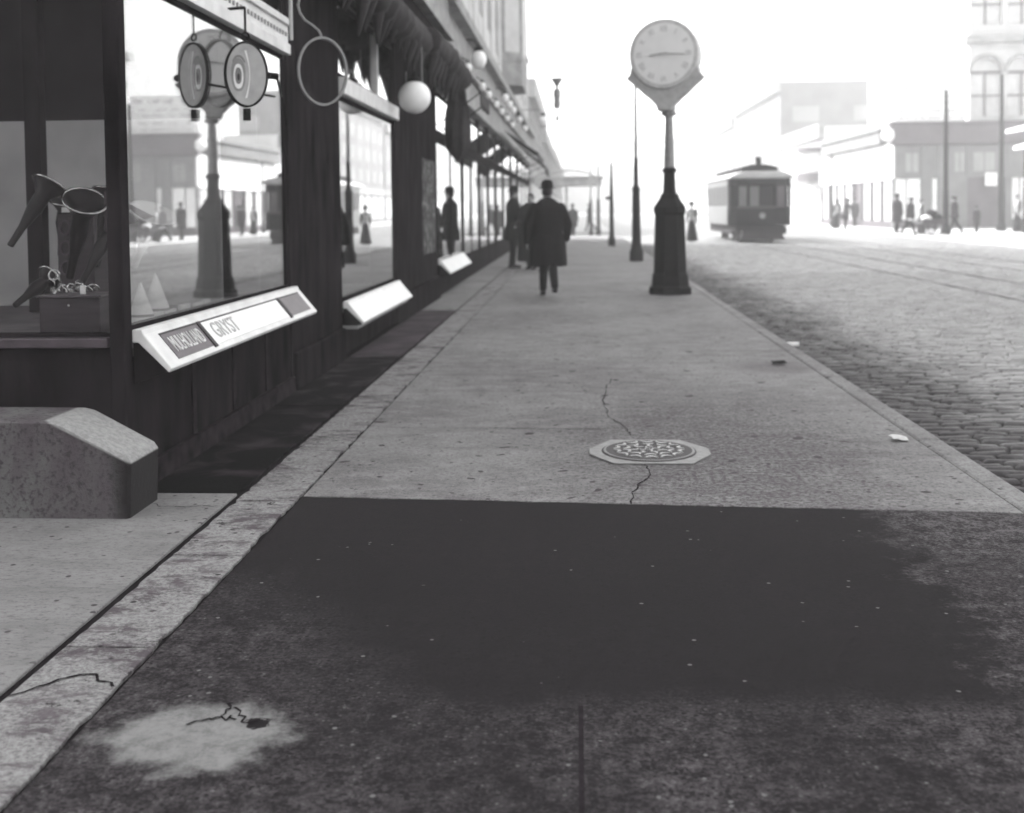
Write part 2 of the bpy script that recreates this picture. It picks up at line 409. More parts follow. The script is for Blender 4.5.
# pavements
XS = -1.36
PAVE_END = 57
def slab(x0, x1, y0, y1, m, name, parent=None, z=0, gap=.006):
    b = MB()
    if y0 > -3 and y1 < 14:
        c = [(x0+gap, y0+gap), (x1-gap, y0+gap), (x1-gap, y1-gap), (x0+gap, y1-gap)]; pr = []
        for i in range(4):
            a, e = Vector(c[i]), Vector(c[(i+1) % 4]); n = max(2, int((e-a).length/.045)); q = (e-a).normalized(); q = Vector((-q.y, q.x))
            for k in range(n):
                p = a.lerp(e, k/n); w = .012*max(0, noise.noise(Vector((p.x*9, p.y*9, 3)))-.05)+.006*max(0, noise.noise(Vector((p.x*31, p.y*31, 7))))
                pr.append(tuple(p+q*w*2.2))
        b.prism(pr, -.17, z, 'Z')
    else: b.box(x0+gap, x1-gap, y0+gap, y1-gap, -.17, z)
    o = b.build(name, m, parent, bevel=.004 if y0 > -3 and y1 < 14 else .006)
    return struct(o) if not parent else o
sub = struct(MB().box(-2.6, KX-.01, -4, PAVE_END, -.21, -.012).build('pavement_bed', 'fissure'))
def skew_slab(x0, x1, ya0, ya1, yb0, yb1, m, name):     # y at (left,right) of the near edge and of the far edge
    n = 60; jj = lambda k, o_: .016*noise.noise(Vector((k*.33, o_, 0)))+.008*noise.noise(Vector((k*1.3, o_, 5)))
    b = MB().prism([(x0+.003, ya0), (x1-.003, ya1)]+[(x1-.003+(x0-x1+.006)*k/n, yb1+(yb0-yb1)*k/n+jj(k, x0+yb1)*(0 < k < n)*(yb1 < 6)) for k in range(n+1)], -.17, 0, 'Z')
    return struct(b.build(name, m, None, bevel=.004))
sw = skew_slab(XS, KX-.15, 5.30, 5.055, 9.945, 9.945, 'flag', 'sidewalk')
for y0, y1, xa in ((9.95, 14.2, 0), (14.2, 20, 0), (20, 27, 0), (27, 36, 0), (36, 46, 0), (46, PAVE_END, 0)):
    slab(XS, KX-.15, y0, y1, 'flag', 'paving_slab', sw, gap=.003)
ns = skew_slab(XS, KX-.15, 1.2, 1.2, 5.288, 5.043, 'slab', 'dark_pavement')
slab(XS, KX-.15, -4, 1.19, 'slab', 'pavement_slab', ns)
ys = [-4, 1.0, 2.2, 3.42, 4.36, 5.2, 6.4, 7.9, 9.6, 11.4, 13.5, 16, 19, 23, 28, 34, 41, 49, PAVE_END]
stp = None
for a, b in zip(ys, ys[1:]):
    o = slab(XS-.31, XS-.006, a, b, 'strip', 'pavement_strip' if stp is None else 'strip_stone', stp, z=.002, gap=.004)
    stp = stp or o
ent = slab(-4.2, XS-.335, -4, 5.35, 'entry', 'entry_pavement')
sl = slab(-2.6, XS-.335, 5.36, 7.8, 'slate', 'slate_pavement', z=-.002)
for a, b in ((7.8, 10.4),): slab(-2.6, XS-.335, a, b, 'slate', 'slate_slab', sl, z=-.002)
vt = slab(-2.2, XS-.335, 10.4, 12.6, 'vault', 'vault_pavement', z=.002); slab(-2.2, XS-.335, 12.6, 15.2, 'vault', 'vault_panel', vt, z=.004)
for a, b in ((15.2, 21.3), (21.4, 30), (30, 44), (44, PAVE_END)): slab(-2.6, XS-.335, a, b, 'flag', 'paving_slab', sw, gap=.003)
# kerb
kb = None; yy = -4
while yy < PAVE_END:
    L = random.uniform(1.5, 2.4); b = MB(); jx = random.uniform(-.006, .006)
    b.box(KX-.147, KX+jx, yy+.004, min(yy+L, PAVE_END)-.004, -.2, random.uniform(-.004, .004))
    o = b.build('kerb' if kb is None else 'kerb_stone', 'strip' if 0 else 'flag', kb, bevel=.022)
    if kb is None: kb = struct(o)
    yy += L
# far side pavement
struct(MB().box(FX, 120, -20, 420, -.21, -.02).build('far_sidewalk', 'pave_far', bevel=.03))
struct(MB().box(-120, KX, PAVE_END+8, 420, -.21, 0).build('next_sidewalk', 'pave_far', bevel=.03))
struct(MB().box(-120, KX, PAVE_END, PAVE_END+8, -.21, -.155).build('cross_street', 'farcobble'))
# pavement cracks: thin dark fissures with a broken course
def crack(pts, w, parent=sw, z=.003):
    out = []
    for i in range(len(pts)-1):
        a = Vector(pts[i]); b = Vector(pts[i+1]); n = 6
        for k in range(n):
            p = a.lerp(b, k/n)
            if 0 < k or i > 0: p += Vector((random.uniform(-.014, .014), random.uniform(-.02, .02)))
            out.append(p)
    out.append(Vector(pts[-1])); m = MB()
    for i in range(len(out)-1):
        a, b = out[i], out[i+1]; d = (b-a).normalized(); nrm = Vector((-d.y, d.x))*(w*random.uniform(.4, 1.3)/2)
        m.add([(*(a+nrm), z), (*(a-nrm), z), (*(b-nrm), z), (*(b+nrm), z)], [(0,1,2,3)])
    m.build('crack', 'fissure', parent)
crack([(.245, 5.17), (.30, 5.55), (.375, 5.75), (.365, 6.02)], .008)
crack([(.32, 6.75), (.29, 6.98), (.2, 7.4), (.18, 7.9), (.22, 8.5), (.27, 9.0)], .007)
crack([(XS-.30, 3.05), (XS-.15, 3.22), (XS-.02, 3.12)], .010, stp, .005)
crack([(-2.2, 5.2), (-1.95, 5.08), (-1.72, 5.1)], .006, ent)
MB().box(-.007, .006, 1.2, 3.05, -.001, .0012).build('joint', mat('joint_dirt', .021, .95, .3, 20, .1, spec=0), ns)
crack([(-1.08, 2.90), (-1.0, 2.95), (-.95, 2.93)], .006, ns); crack([(-1.0, 2.95), (-.99, 3.03)], .008, ns); crack([(-.98, 3.0), (-.93, 2.93), (-.86, 2.93)], .006, ns)
crack([(-1.2, 8.9), (-.1, 8.8), (1.2, 8.75)], .006); crack([(-1.3, 7.0), (-.2, 6.93), (.3, 6.95)], .006)

# coal hole cover
cv = thing('manhole_cover', 'ornate iron cover in an octagonal frame let into the sidewalk', 'manhole cover', (.40, 6.27, 0))
oc = [(-.34,-.07),(-.34,.06),(-.21,.31),(.20,.31),(.345,.08),(.345,-.07),(.22,-.30),(-.21,-.30)]
m = MB().prism(oc, .001, .010, 'Z'); m.build('frame', mat('worn_iron_frame', .19, .6, .2, 18, .2), cv, local=True, bevel=.003)
seg = 48
m = MB(); m.lathe([(.275, .0101), (.275, .012), (.268, .0135)], seg, ex=.98, ey=.98); m.build('seat_gap', 'ink', cv, local=True)
m = MB(); m.lathe([(.264, .0136), (.264, .016), (.259, .0175)], seg, ex=.98); cd = m.build('lid', mat('worn_iron_rim', .12, .5, .2, 18, .2), cv, local=True)
m = MB(); m.lathe([(.250, .0176), (.250, .0182)], seg, ex=.98); m.build('lid_ground', 'ink', cv, local=True)
m = MB()
def petal(m, cx, cy, ang, ln, wd, z0=.0183, z1=.024):
    n = 9; vs = []
    for k in range(n):
        t = -1+2*k/(n-1); vs.append((t*ln, (1-t*t)*wd))
    for k in range(n-1, -1, -1):
        t = -1+2*k/(n-1); vs.append((t*ln*.8, (1-t*t)*wd*.5-.002))
    c, s_ = math.cos(ang), math.sin(ang)
    m.prism([((cx+(x*c-y*s_))*.93, cy+(x*s_+y*c)) for x, y in vs], z0, z1, 'Z')
for rr, cnt, ln, wd in ((.212, 14, .040, .036), (.150, 10, .038, .034), (.092, 7, .034, .030), (.038, 4, .026, .022)):
    for k in range(cnt):
        a = 2*math.pi*(k+(.5 if cnt % 4 else 0))/cnt; petal(m, math.cos(a)*rr, math.sin(a)*rr, a+math.pi/2*(1 if rr > .1 else .3), ln, wd)
m.build('ornament', mat('polished_iron_relief', .28, .45, .2, 18, .1), cv, local=True)

# ------------------------------------------------------------------ granite block by the shop entrance
prof = [(-3.3, 0), (-2.06, 0), (-2.05, .255), (-2.07, .285), (-2.36, .44), (-2.41, .452), (-3.3, .46)]
m = MB(); n = len(prof); ys_ = [4.88, 4.895, 5.05, 5.22, 5.235]
vs = []
for iy, yv in enumerate(ys_):
    ins = .012 if iy in (0, 4) else 0
    for x, z in prof: vs.append((x-(ins if x > -3.2 else 0), yv, max(0, z-ins)))
fs = [tuple(range(n)), tuple(range(len(ys_)*n-1, (len(ys_)-1)*n-1, -1))]
for i in range(len(ys_)-1):
    for k in range(n): k2 = (k+1) % n; fs.append((i*n+k2, i*n+k, (i+1)*n+k, (i+1)*n+k2))
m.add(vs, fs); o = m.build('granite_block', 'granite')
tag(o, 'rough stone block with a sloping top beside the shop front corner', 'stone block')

# ------------------------------------------------------------------ left shop fronts
GX = -2.25
def window_pane(parent, x, y0, y1, z0, z1, mt='glass', fr='black', fw=.05, name='window'):
    f = MB(); f.box(x-.05, x+.012, y0, y0+fw, z0, z1).box(x-.05, x+.012, y1-fw, y1, z0, z1)
    f.box(x-.05, x+.012, y0+fw, y1-fw, z0, z0+fw).box(x-.05, x+.012, y0+fw, y1-fw, z1-fw, z1)
    w = f.build(name, fr, parent)
    MB().box(x-.004, x+.004, y0+fw-.003, y1-fw+.003, z0+fw-.003, z1-fw+.003).build('pane', mt, w)
    return w
def ledge_sign(parent, y0, y1, zt, name='ledge_sign', out=.15, drop=.175, plain=False):
    m = MB(); x0 = GX+.032
    m.prism([(x0, zt+.02), (x0+.05, zt+.02), (x0+.06, zt-.005), (x0+.05+out, zt-drop), (x0+.035+out, zt-drop-.022), (x0+.03, zt-.045), (x0, zt-.045)], y0, y1)
    o = m.build(name, 'paint_white' if plain else 'cream', parent, bevel=.006)
    for k in range(4):
        yk = y0+.02+(y1-y0-.07)*k/3
        MB().prism([(x0, zt-.05), (x0+.03, zt-.05), (x0+.02+out, zt-drop-.02), (x0, zt-drop-.08)], yk, yk+.03).build('bracket', 'black', o)
    return o
A = thing('shop_building', 'nearest dark shop front with big plate glass windows and a sloping sign board', 'building', (-3.2, 9.5, 0))
# corner and bulkhead
m = MB()
m.box(GX-.05, GX+.03, 5.42, 5.515, 0, 3.4)                                     # corner post
m.build('corner_post', 'black', A, bevel=.01); MB().box(GX-1.1, GX-.95, 5.42, 5.60, 0, 3.4).build('jamb', 'black', A, bevel=.01)
m = MB().box(GX-.95, GX-.05, 5.43, 5.5, .10, .74).box(GX-.05, GX+.02, 5.50, 8.55, .10, .66).build('bulkhead', 'black', A)
m = MB().box(GX-1.1, GX+.045, 5.405, 5.419, 0, .12); m.box(GX+.031, GX+.06, 5.42, 8.55, 0, .12)
for yv in (6.35, 7.1, 7.85): m.box(GX+.021, GX+.032, yv, yv+.06, .12, .64)
m.build('plinth_trim', mat('scuffed_black_trim', .022, .9, .5, 9, .1, spec=.0), A)
MB().box(GX-.95, GX-.05, 5.39, 5.5, .742, .79).build('front_sill', mat('dark_sill', .05, .5, .3, 9, .1), A, bevel=.006)
# front facing window
f = MB(); f.box(GX-.95, GX-.05, 5.44, 5.5, .792, .81).box(GX-.95, GX-.05, 5.44, 5.5, 3.0, 3.4).box(GX-.949, GX-.93, 5.44, 5.5, .80, 3.1)
w = f.build('front_window', 'black', A); MB().box(GX-.95, GX-.05, 5.465, 5.473, .81, 3.0).build('pane', 'glass_front', w)
# side window of the first bay
w = window_pane(A, GX, 5.515, 8.55, .80, 2.60, fw=.035, name='side_window')
w.data.materials[0] = M['black']
tb = MB().box(GX-.06, GX+.07, 5.515, 8.55, 2.60, 2.68).box(GX-.05, GX+.05, 5.515, 8.55, 2.68, 2.82).box(GX-.06, GX+.075, 5.515, 8.55, 2.82, 2.87).build('transom_bar', 'cream', A, bevel=.004)
for k in range(36): MB().box(GX+.05, GX+.058, 5.66+k*.08, 5.69+k*.08, 2.735, 2.765).build('stud', 'ink_grey', tb)
w = window_pane(A, GX, 5.515, 8.55, 2.87, 3.4, fw=.035, name='transom_window')
ls = ledge_sign(A, 5.50, 8.58, .80)
tag(ls, 'sloping white framed sign board under the first window')
# sign panels: face of the ledge slopes from (GX+.092,.795) to (GX+.232,.625)
fx0, fz0, fx1, fz1 = GX+.092, .795, GX+.232, .625
sd = Vector((fx1-fx0, 0, fz1-fz0)); L = sd.length; sd.normalize(); nn = Vector((-sd.z, 0, sd.x))
def face(yv, t, lift): p = Vector((fx0, yv, fz0))+sd*(t*L)+nn*lift; return tuple(p)
def sign_panel(y0, y1, mt, t0=.13, t1=.84, lift=.004):
    m = MB(); vs = [face(y0,t0,lift),face(y1,t0,lift),face(y1,t1,lift),face(y0,t1,lift),face(y0,t0,-.004),face(y1,t0,-.004),face(y1,t1,-.004),face(y0,t1,-.004)]
    m.add(vs, [(0,3,2,1),(4,5,6,7),(0,1,5,4),(1,2,6,5),(2,3,7,6),(3,0,4,7)]); return m.build('panel', mt, ls)
sign_panel(5.66, 6.20, 'sign_glass'); sign_panel(6.26, 7.84, 'paint_white'); sign_panel(7.92, 8.46, 'sign_glass')
for y0 in (6.205, 7.85):
    sign_panel(y0, y0+.045, 'ink', .08, .9, .009)
sign_panel(5.66, 8.46, 'ink', .085, .125, .006)
def sign_T(yc, t=.48, lift=.0045):
    p = Vector(face(yc, t, lift)); T = Matrix.Identity(4)
    for i in range(3): T[i][0] = (0, 1, 0)[i]; T[i][1] = (-sd)[i]; T[i][2] = nn[i]; T[i][3] = p[i]-wloc(ls)[i]
    return T
text_obj('lettering', 'MULHOLLAND', .135, sign_T(5.93), 'cream', ls, .003, xs=.50)
text_obj('lettering', 'GRYST', .15, sign_T(6.56), 'washed_ink', ls, .003, xs=.95)

# display inside the first window
box = MB()
box.box(GX-2.4, GX-.06, 5.51, 8.5, .70, .78).build('display_floor', mat('display_cloth', .10, .9, .3, 7, .1), A)
MB().box(GX-2.7, GX-2.55, 5.5, 13.5, 0, 3.4).box(GX-2.7, GX-.06, 5.5, 13.5, 3.42, 3.5).box(GX-2.5, GX-.2, 8.5, 8.54, 0, 3.4).box(GX-2.5, GX-.06, 5.62, 8.5, .02, .06).build('interior_wall', 'interior', A)
MB().box(GX-2.5, GX-2.4, 5.6, 8.5, .79, 3.35).build('display_back', 'interior', A)
MB().box(GX-2.35, GX-.10, 7.3, 7.34, .79, 2.02).build('backdrop', 'backdrop', A)

# pillar 1 and second bay
m = MB().box(GX-.3, GX+.035, 8.56, 10.42, 0, 3.42); m.box(GX-.3, GX+.07, 8.60, 10.40, .0, .3); m.build('pillar', 'black', A, bevel=.012)
MB().box(GX-.05, GX+.01, 10.43, 13.6, .02, .40).build('bulkhead', 'black', A)
window_pane(A, GX, 10.43, 13.6, .52, 2.50, fw=.05, name='side_window')
MB().box(GX-.06, GX+.09, 10.43, 13.6, 2.50, 2.66).build('transom_bar', 'cream', A, bevel=.01)
window_pane(A, GX, 10.43, 13.6, 2.66, 3.4, fw=.05, name='transom_window')
MB().box(GX-.02, GX+.04, 12.4, 12.48, 2.68, 3.38).build('mullion', 'cream', A)
ls2 = ledge_sign(A, 10.45, 13.55, .52, plain=True)
MB().box(GX+.02, GX+.17, 10.45, 13.55, .28, .31).build('lower_shelf', 'stone_band', A)
MB().box(GX-1.1, GX-.06, 9.75, 13.5, .44, .50).build('display_floor', mat('display_cloth_pale', .3, .9, .2, 5, .1), A)
MB().box(GX-1.0, GX-.96, 9.9, 13.4, .5, 2.3).build('backdrop', 'backdrop', A)
m = MB().box(GX-.3, GX+.035, 13.62, 17.6, .0, 3.5).box(GX-.3, GX+.08, 13.66, 17.56, 0, .35)
pl = m.build('pillar', 'black', A, bevel=.012)
MB().box(GX+.037, GX+.041, 15.9, 17.3, .75, 2.15).build('poster', 'poster', pl)
# fascia, cornice and the storeys over it
MB().box(GX-.4, GX+.22, 5.3, 17.6, 3.52, 4.05).build('fascia', 'black', A)
MB().box(GX-.4, GX+.34, 5.25, 17.6, 4.06, 4.2).box(GX-.4, GX+.26, 5.28, 17.6, 4.2, 4.7).box(GX-.4, GX+.42, 5.2, 17.6, 4.7, 4.9).build('cornice', 'stone_band', A)
def upper(parent, y0, y1, z0, z1, m='stone_up', x=GX, depth=7.5, nst=3, wm='pane_dark', every=2.4):
    """masonry mass with set back window openings"""
    b = MB(); b.box(x-depth, x-.25, y0, y1, z0, z1); sh = (z1-z0)/nst
    n = max(1, int((y1-y0)/every)); wd = (y1-y0)/n
    for k in range(n+1):
        yc = y0+k*wd; b.box(x-.25, x+.02, max(y0, yc-wd*.25), min(y1, yc+wd*.25), z0, z1)
    for s_ in range(nst):
        zs = z0+s_*sh
        for k in range(n):
            ya, yb = y0+k*wd+wd*.25, y0+(k+1)*wd-wd*.25
            b.box(x-.25, x, ya, yb, zs, zs+sh*.28); b.box(x-.25, x, ya, yb, zs+sh*.86, zs+sh)
    w = b.build('wall', m, parent)
    for s_ in range(nst):
        zs = z0+s_*sh
        MB().box(x-.1, x+.10, y0, y1, zs+sh*.93, zs+sh*.985).build('string_course', m, parent)
        for k in range(n):
            ya, yb = y0+k*wd+wd*.25, y0+(k+1)*wd-wd*.25; za, zb = zs+sh*.28, zs+sh*.86
            f = MB().box(x-.2, x-.1, ya, ya+.07, za, zb).box(x-.2, x-.1, yb-.07, yb, za, zb).box(x-.2, x-.1, ya+.07, yb-.07, za, za+.07).box(x-.2, x-.1, ya+.07, yb-.07, (za+zb)/2-.03, (za+zb)/2+.03).box(x-.2, x-.1, ya+.07, yb-.07, zb-.07, zb).build('window', 'cream', parent)
            MB().box(x-.24, x-.17, ya+.02, yb-.02, za+.02, zb-.02).build('pane', wm, f)
    return w
upper(A, 5.3, 17.6, 4.92, 13.5, nst=2)
MB().box(GX-7.5, GX-2.8, 5.5, 17.6, 0, 4.9).build('back_wall', 'brick_dark', A)
MB().box(GX-7.6, GX+.5, 5.2, 17.6, 13.52, 14.1).build('roof', 'stone_band', A)

def shop(name, label, y0, y1, bays, ledge=None, top=12.0, fascia='stone_band', upm='stone_up', z_aw=None, wallm='black', cor=4.7):
    B = thing(name, label, 'building', (-3.2, (y0+y1)/2, 0))
    MB().box(GX-.05, GX+.02, y0, y1, 0, .42).build('bulkhead', 'black', B)
    ya = y0
    for i, (w, kind) in enumerate(bays):
        yb = ya+w
        if kind == 'w':
            window_pane(B, GX, ya, yb, .43, 2.55, fw=.07)
            window_pane(B, GX, ya, yb, 2.62, 3.3, fw=.07, name='transom_window')
            MB().box(GX-.9, GX-.06, ya+.03, yb-.03, .4, .5).build('display_floor', 'cream', B)
        elif kind == 'p': MB().box(GX-.2, GX+.025, ya+.01, yb-.01, .0, 3.45).build('pillar', 'black', B, bevel=.01)
        elif kind == 'd':
            MB().box(GX-1.2, GX-1.15, ya, yb, 0, 3.3).build('door', 'wood_dark', B)
        ya = yb
    MB().box(GX-.06, GX+.03, y0, y1, 2.55, 2.62).build('transom_bar', 'black', B)
    MB().box(GX-1.6, GX-1.5, y0, y1, .5, 3.3).box(GX-1.5, GX-.3, y0, y0+.05, .5, 3.3).box(GX-1.5, GX-.06, y0+.05, y1, 3.32, 3.4).build('interior_wall', 'backdrop', B)
    MB().box(GX-.3, GX+.14, y0, y1, 3.46, 4.0).build('fascia', fascia, B)
    MB().box(GX-.3, GX+.24, y0, y1, 4.01, 4.14).box(GX-.3, GX+.16, y0, y1, 4.14, cor).box(GX-.3, GX+.36, y0, y1, cor, cor+.2).build('cornice', fascia, B)
    upper(B, y0, y1, cor+.22, top, nst=max(1, round((top-cor)/3.6)), m=upm)
    MB().box(GX-7.5, GX-1.7, y0, y1, 0, cor+.2).build('back_wall', 'brick_dark', B)
    MB().box(GX-7.6, GX+.2, y0, y1, top+.02, top+.5).build('roof', fascia, B)
    return B
B = shop('shop_building', 'second dark shop front with tall mullioned windows and a rolled awning', 17.62, 30.3,
         [(2.1,'w'),(1.9,'w'),(.3,'p'),(1.7,'w'),(1.7,'w'),(.3,'p'),(2.2,'w'),(.4,'p'),(2.08,'w')], top=13.0)
ledge_sign(B, 17.7, 21.2, .56, plain=True)
D_ = shop('shop_building', 'third shop front up the street with fringed awnings behind the standing men', 30.32, 42.0,
         [(.6,'p'),(2.6,'w'),(.5,'p'),(3.2,'w'),(1.0,'p'),(3.2,'w'),(.58,'p')], top=15.0)
E_ = shop('shop_building', 'hazy tall corner block ending the row of shops on the left', 42.02, 52,
         [(.6,'p'),(2.4,'w'),(.5,'p'),(2.6,'w'),(.5,'p'),(2.8,'w'),(.58,'p')], top=19.0)
# bay windows of the third block and tall block
for par, yc, z0, z1 in ((D_, 35.5, 5.2, 14),):
    m = MB().prism([(GX+.03, yc-1.8), (GX+.62, yc-1.2), (GX+.62, yc+1.2), (GX+.03, yc+1.8)], z0, z1, 'Z')
    bw = m.build('bay_window', 'stone_band', par)
    for k in range(int((z1-z0)/3.4)):
        MB().box(GX+.622, GX+.63, yc-1.0, yc+1.0, z0+1+k*3.4, z0+3+k*3.4).build('pane', 'pane_light', bw)
        T = Matrix.Translation((GX+.325, yc-1.5, 0)) @ Matrix.Rotation(math.atan2(.6, .59), 4, 'Z')
        MB().box(-.3, .3, -.012, -.004, z0+1+k*3.4, z0+3+k*3.4, T).build('pane', 'pane_light', bw)

S_ = thing('unseen_shop', 'unseen dark shop block left of the view, added for the corner window to reflect', 'building', (-6, -9, 0))  # out-of-view block, put in to darken what the front window reflects
MB().box(-12, -2.6, -16, -1.2, 0, 4.6).build('wall', 'brick_dark', S_)
upper(S_, -16, -1.2, 4.62, 13, nst=2, x=-2.6)
MB().box(-12.2, -2.3, -16.2, -1.0, 13.02, 13.5).build('roof', 'stone_band', S_)
# awnings
def awning(label, y0, y1, zt, zb, out, m='canvas', frac=1):
    a = thing('awning', label, 'awning', (GX+.2, (y0+y1)/2, zt), group='dark canvas awnings over the left shops')
    c = MB(); n = max(4, int((y1-y0)/.25)); th = .02
    for i in range(n):
        ya = y0+(y1-y0)*i/n; yb = y0+(y1-y0)*(i+1)/n; x0 = GX+.27; x1 = x0+out
        sag = .03*random.random()
        c.add([(x0,ya,zt),(x0,yb,zt),(x1,yb,zb-sag),(x1,ya,zb-sag),(x0,ya,zt-th),(x0,yb,zt-th),(x1,yb,zb-sag-th),(x1,ya,zb-sag-th)],
              [(0,1,2,3),(7,6,5,4),(0,4,5,1),(1,5,6,2),(2,6,7,3),(3,7,4,0)])
    c.build('canvas', m, a)
    v = MB(); n = int((y1-y0)/.2)
    for i in range(n):
        ya = y0+(y1-y0)*i/n; yb = y0+(y1-y0)*(i+1)/n; x1 = GX+.27+out; dz = random.uniform(.2, .27)
        pr = [(ya, zb), (yb, zb), (yb, zb-.16), (yb-(yb-ya)*.25, zb-dz), ((ya+yb)/2, zb-dz-.03), (ya+(yb-ya)*.25, zb-dz), (ya, zb-.16)]
        v.prism(pr, x1+.002, x1+.014, 'X')
    v.build('valance', m, a)
    b = MB().tube([(GX+.05, y0+.1, zb-.5), (GX+.27+out, y0+.1, zb-.02)], .012, 6).tube([(GX+.05, y1-.1, zb-.5), (GX+.27+out, y1-.1, zb-.02)], .012, 6)
    b.build('bracket', 'iron', a)
    return a
awning('fringed dark awning over the window just past the postered pillar', 17.8, 19.6, 3.9, 3.3, .45)
awning('dark fringed awning over the third shop, beyond the standing men', 31.0, 36.5, 3.6, 3.0, .9)
awning('hazy dark awning farthest up the row on the left', 38.0, 43.5, 3.6, 2.9, .9)
# rolled awnings over the first bays: dark bundles with loose folds
def rolled(label, y0, y1, x, z, r):
    m = MB(); n = int((y1-y0)/.12)
    pts = [(x+random.uniform(-.02,.02), y0+(y1-y0)*i/n, z+random.uniform(-.03,.03)) for i in range(n+1)]
    m.tube(pts, [r*random.uniform(.8, 1.15) for _ in pts], 10)
    for i in range(int((y1-y0)/.35)):
        yc = y0+.2+i*.35; dl = random.uniform(.12, .4)
        m.tube([(x+.03, yc, z), (x+.05, yc+.05, z-dl*.5), (x+random.uniform(-.03,.06), yc+random.uniform(-.1,.1), z-r-dl)], [.09, .07, .012], 6)
    o = m.build('rolled_awning', 'canvas', smooth=True); return tag(o, label, 'awning', 'rolled awnings along the fascia')
rolled('rolled dark awning with loose folds over the second window', 8.8, 13.5, GX+.36, 3.42, .17)
rolled('rolled dark awning with loose folds between the globe lamp and the drooping canvas', 13.8, 17.9, GX+.42, 3.50, .19)
# drooping furled canvas
m = MB(); cx, cy = -1.93, 18.1; seg = 28; pr = []
for i in range(15):
    t = i/14; z = 3.55-1.35*t; r0 = .10+.13*min(1, t*2.2) if t < .82 else .23*max(0, 1-(t-.82)/.18)**.6+.012
    pr.append((r0, z))
vs = []; fs = []
for i, (r0, z) in enumerate(pr):
    for k in range(seg):
        a = 2*math.pi*k/seg; rr = r0*(1+.16*math.sin(a*7+i*.15)+.08*noise.noise(Vector((math.cos(a)*3, math.sin(a)*3, z*4))))
        vs.append((cx+rr*math.cos(a)*.8, cy+rr*math.sin(a)*1.3, z+.03*noise.noise(Vector((a*3, z, 1)))))
for i in range(len(pr)-1):
    for k in range(seg): k2 = (k+1) % seg; fs.append((i*seg+k, i*seg+k2, (i+1)*seg+k2, (i+1)*seg+k))
fs += [tuple(range(seg)), tuple(range((len(pr)-1)*seg, len(pr)*seg))]
m.add(vs, fs); m.tube([(GX+.2, cy, 3.62), (cx, cy, 3.6), (cx, cy, 3.5)], .02, 8)
tag(m.build('furled_canvas', 'canvas', smooth=True), 'dark furled canvas drooping to a point beyond the globe lamp', 'canvas')

# ------------------------------------------------------------------ lamps on the left
gl = thing('globe_lamp', 'large white opal globe hanging before the postered pillar', 'lamp', (-1.88, 13.0, 2.72))
MB().ball((0,0,0), .19, seg=32).build('globe', 'opal', gl, local=True, smooth=True)
MB().lathe([(.07, .17), (.075, .2), (.04, .24), (.03, .3)], 16).tube([(0,0,.3),(0,0,.78)], .014, 8).tube([(.0,0,.78),(-.3,0,.80)], .014, 8).build('hanger', 'iron', gl, local=True)
MB().tube([(-.10, .02, .1), (-.10, .02, .7)], .006, 6).tube([(.09, .02, .1), (.09, .02, .7)], .006, 6).tube([(-.1,.02,.7),(.09,.02,.7)], .006, 6).build('chain', 'iron_mid', gl, local=True)
def bulb(x, y, z, label, r=.072, grp='opal globes lit along the shop cornice'):
    t = thing('bulb_lamp', label, 'lamp', (x, y, z), group=grp)
    MB().ball((0,0,0), r, r, r*1.25, 14).build('globe', 'opal', t, local=True, smooth=True)
    MB().lathe([(r*.5, r*1.1), (r*.55, r*1.5), (r*.3, r*1.8)], 10).tube([(0,0,r*1.7), (-.12, 0, r*2.6), (GX+.1-x, 0, r*2.6)], .012, 6).build('bracket', 'iron', t, local=True)
    return t
LB = 'small white globe, one of the row under the cornice of the left shops'
for yv in (19.6, 22.6, 24.2, 26.4, 28.4, 30.6, 33): bulb(GX+.36, yv, 3.9, LB)
LC = 'small white globe, one of the upper row beside the cornice of the left shops'
for yv in (29.0, 30.8, 32.6, 36, 40): bulb(GX+.42, yv, 4.30, LC, .1, 'opal globes of the upper row')
bulb(GX+.40, 21.4, 4.28, 'pear shaped white globe, the largest and first along the cornice of the left shops', .15)
bulb(GX+.95, 44.0, 4.9, 'single white globe hanging before the hazy corner block on the left', .17)

# optician's trade sign: an oval lens with an eye, and an empty oval ring farther on
SA = R(30)
sp = thing('eye_sign', 'oval optician sign with an eye painted on it, hung before the first window', 'sign', (-2.08, 7.05, 2.27), SA)
MB().ring(.132, .202, .012, .035).build('rim', 'iron', sp, local=True)
def disc(rx, rz, y0, y1, T=None, cx=0, cz=0, seg=40):
    m = MB(); pr = [(cx+rx*math.cos(2*math.pi*k/seg), cz+rz*math.sin(2*math.pi*k/seg)) for k in range(seg)]
    m.prism(pr, y0, y1); return m
M['lens_paint'] = mat('painted_lens', .34, .35, .2, 9, 0); M['lens_pale'] = mat('pale_lens_band', .68, .4, .1, 9, 0); M['eye_shade'] = mat('eye_grey', .16, .5, .2, 14, 0)
ln = disc(.124, .194, -.012, .012).build('lens', 'lens_paint', sp, local=True)
def almond(w, h, y0, y1, cx, cz, n=12):               # upright almond outline
    pr = [(cx+w*math.sin(math.pi*k/n)**.8, cz+h*math.cos(math.pi*k/n)) for k in range(n+1)]+[(cx-w*math.sin(math.pi*k/n)**.8, cz-h*math.cos(math.pi*k/n)) for k in range(1, n)]
    return MB().prism(pr, y0, y1)
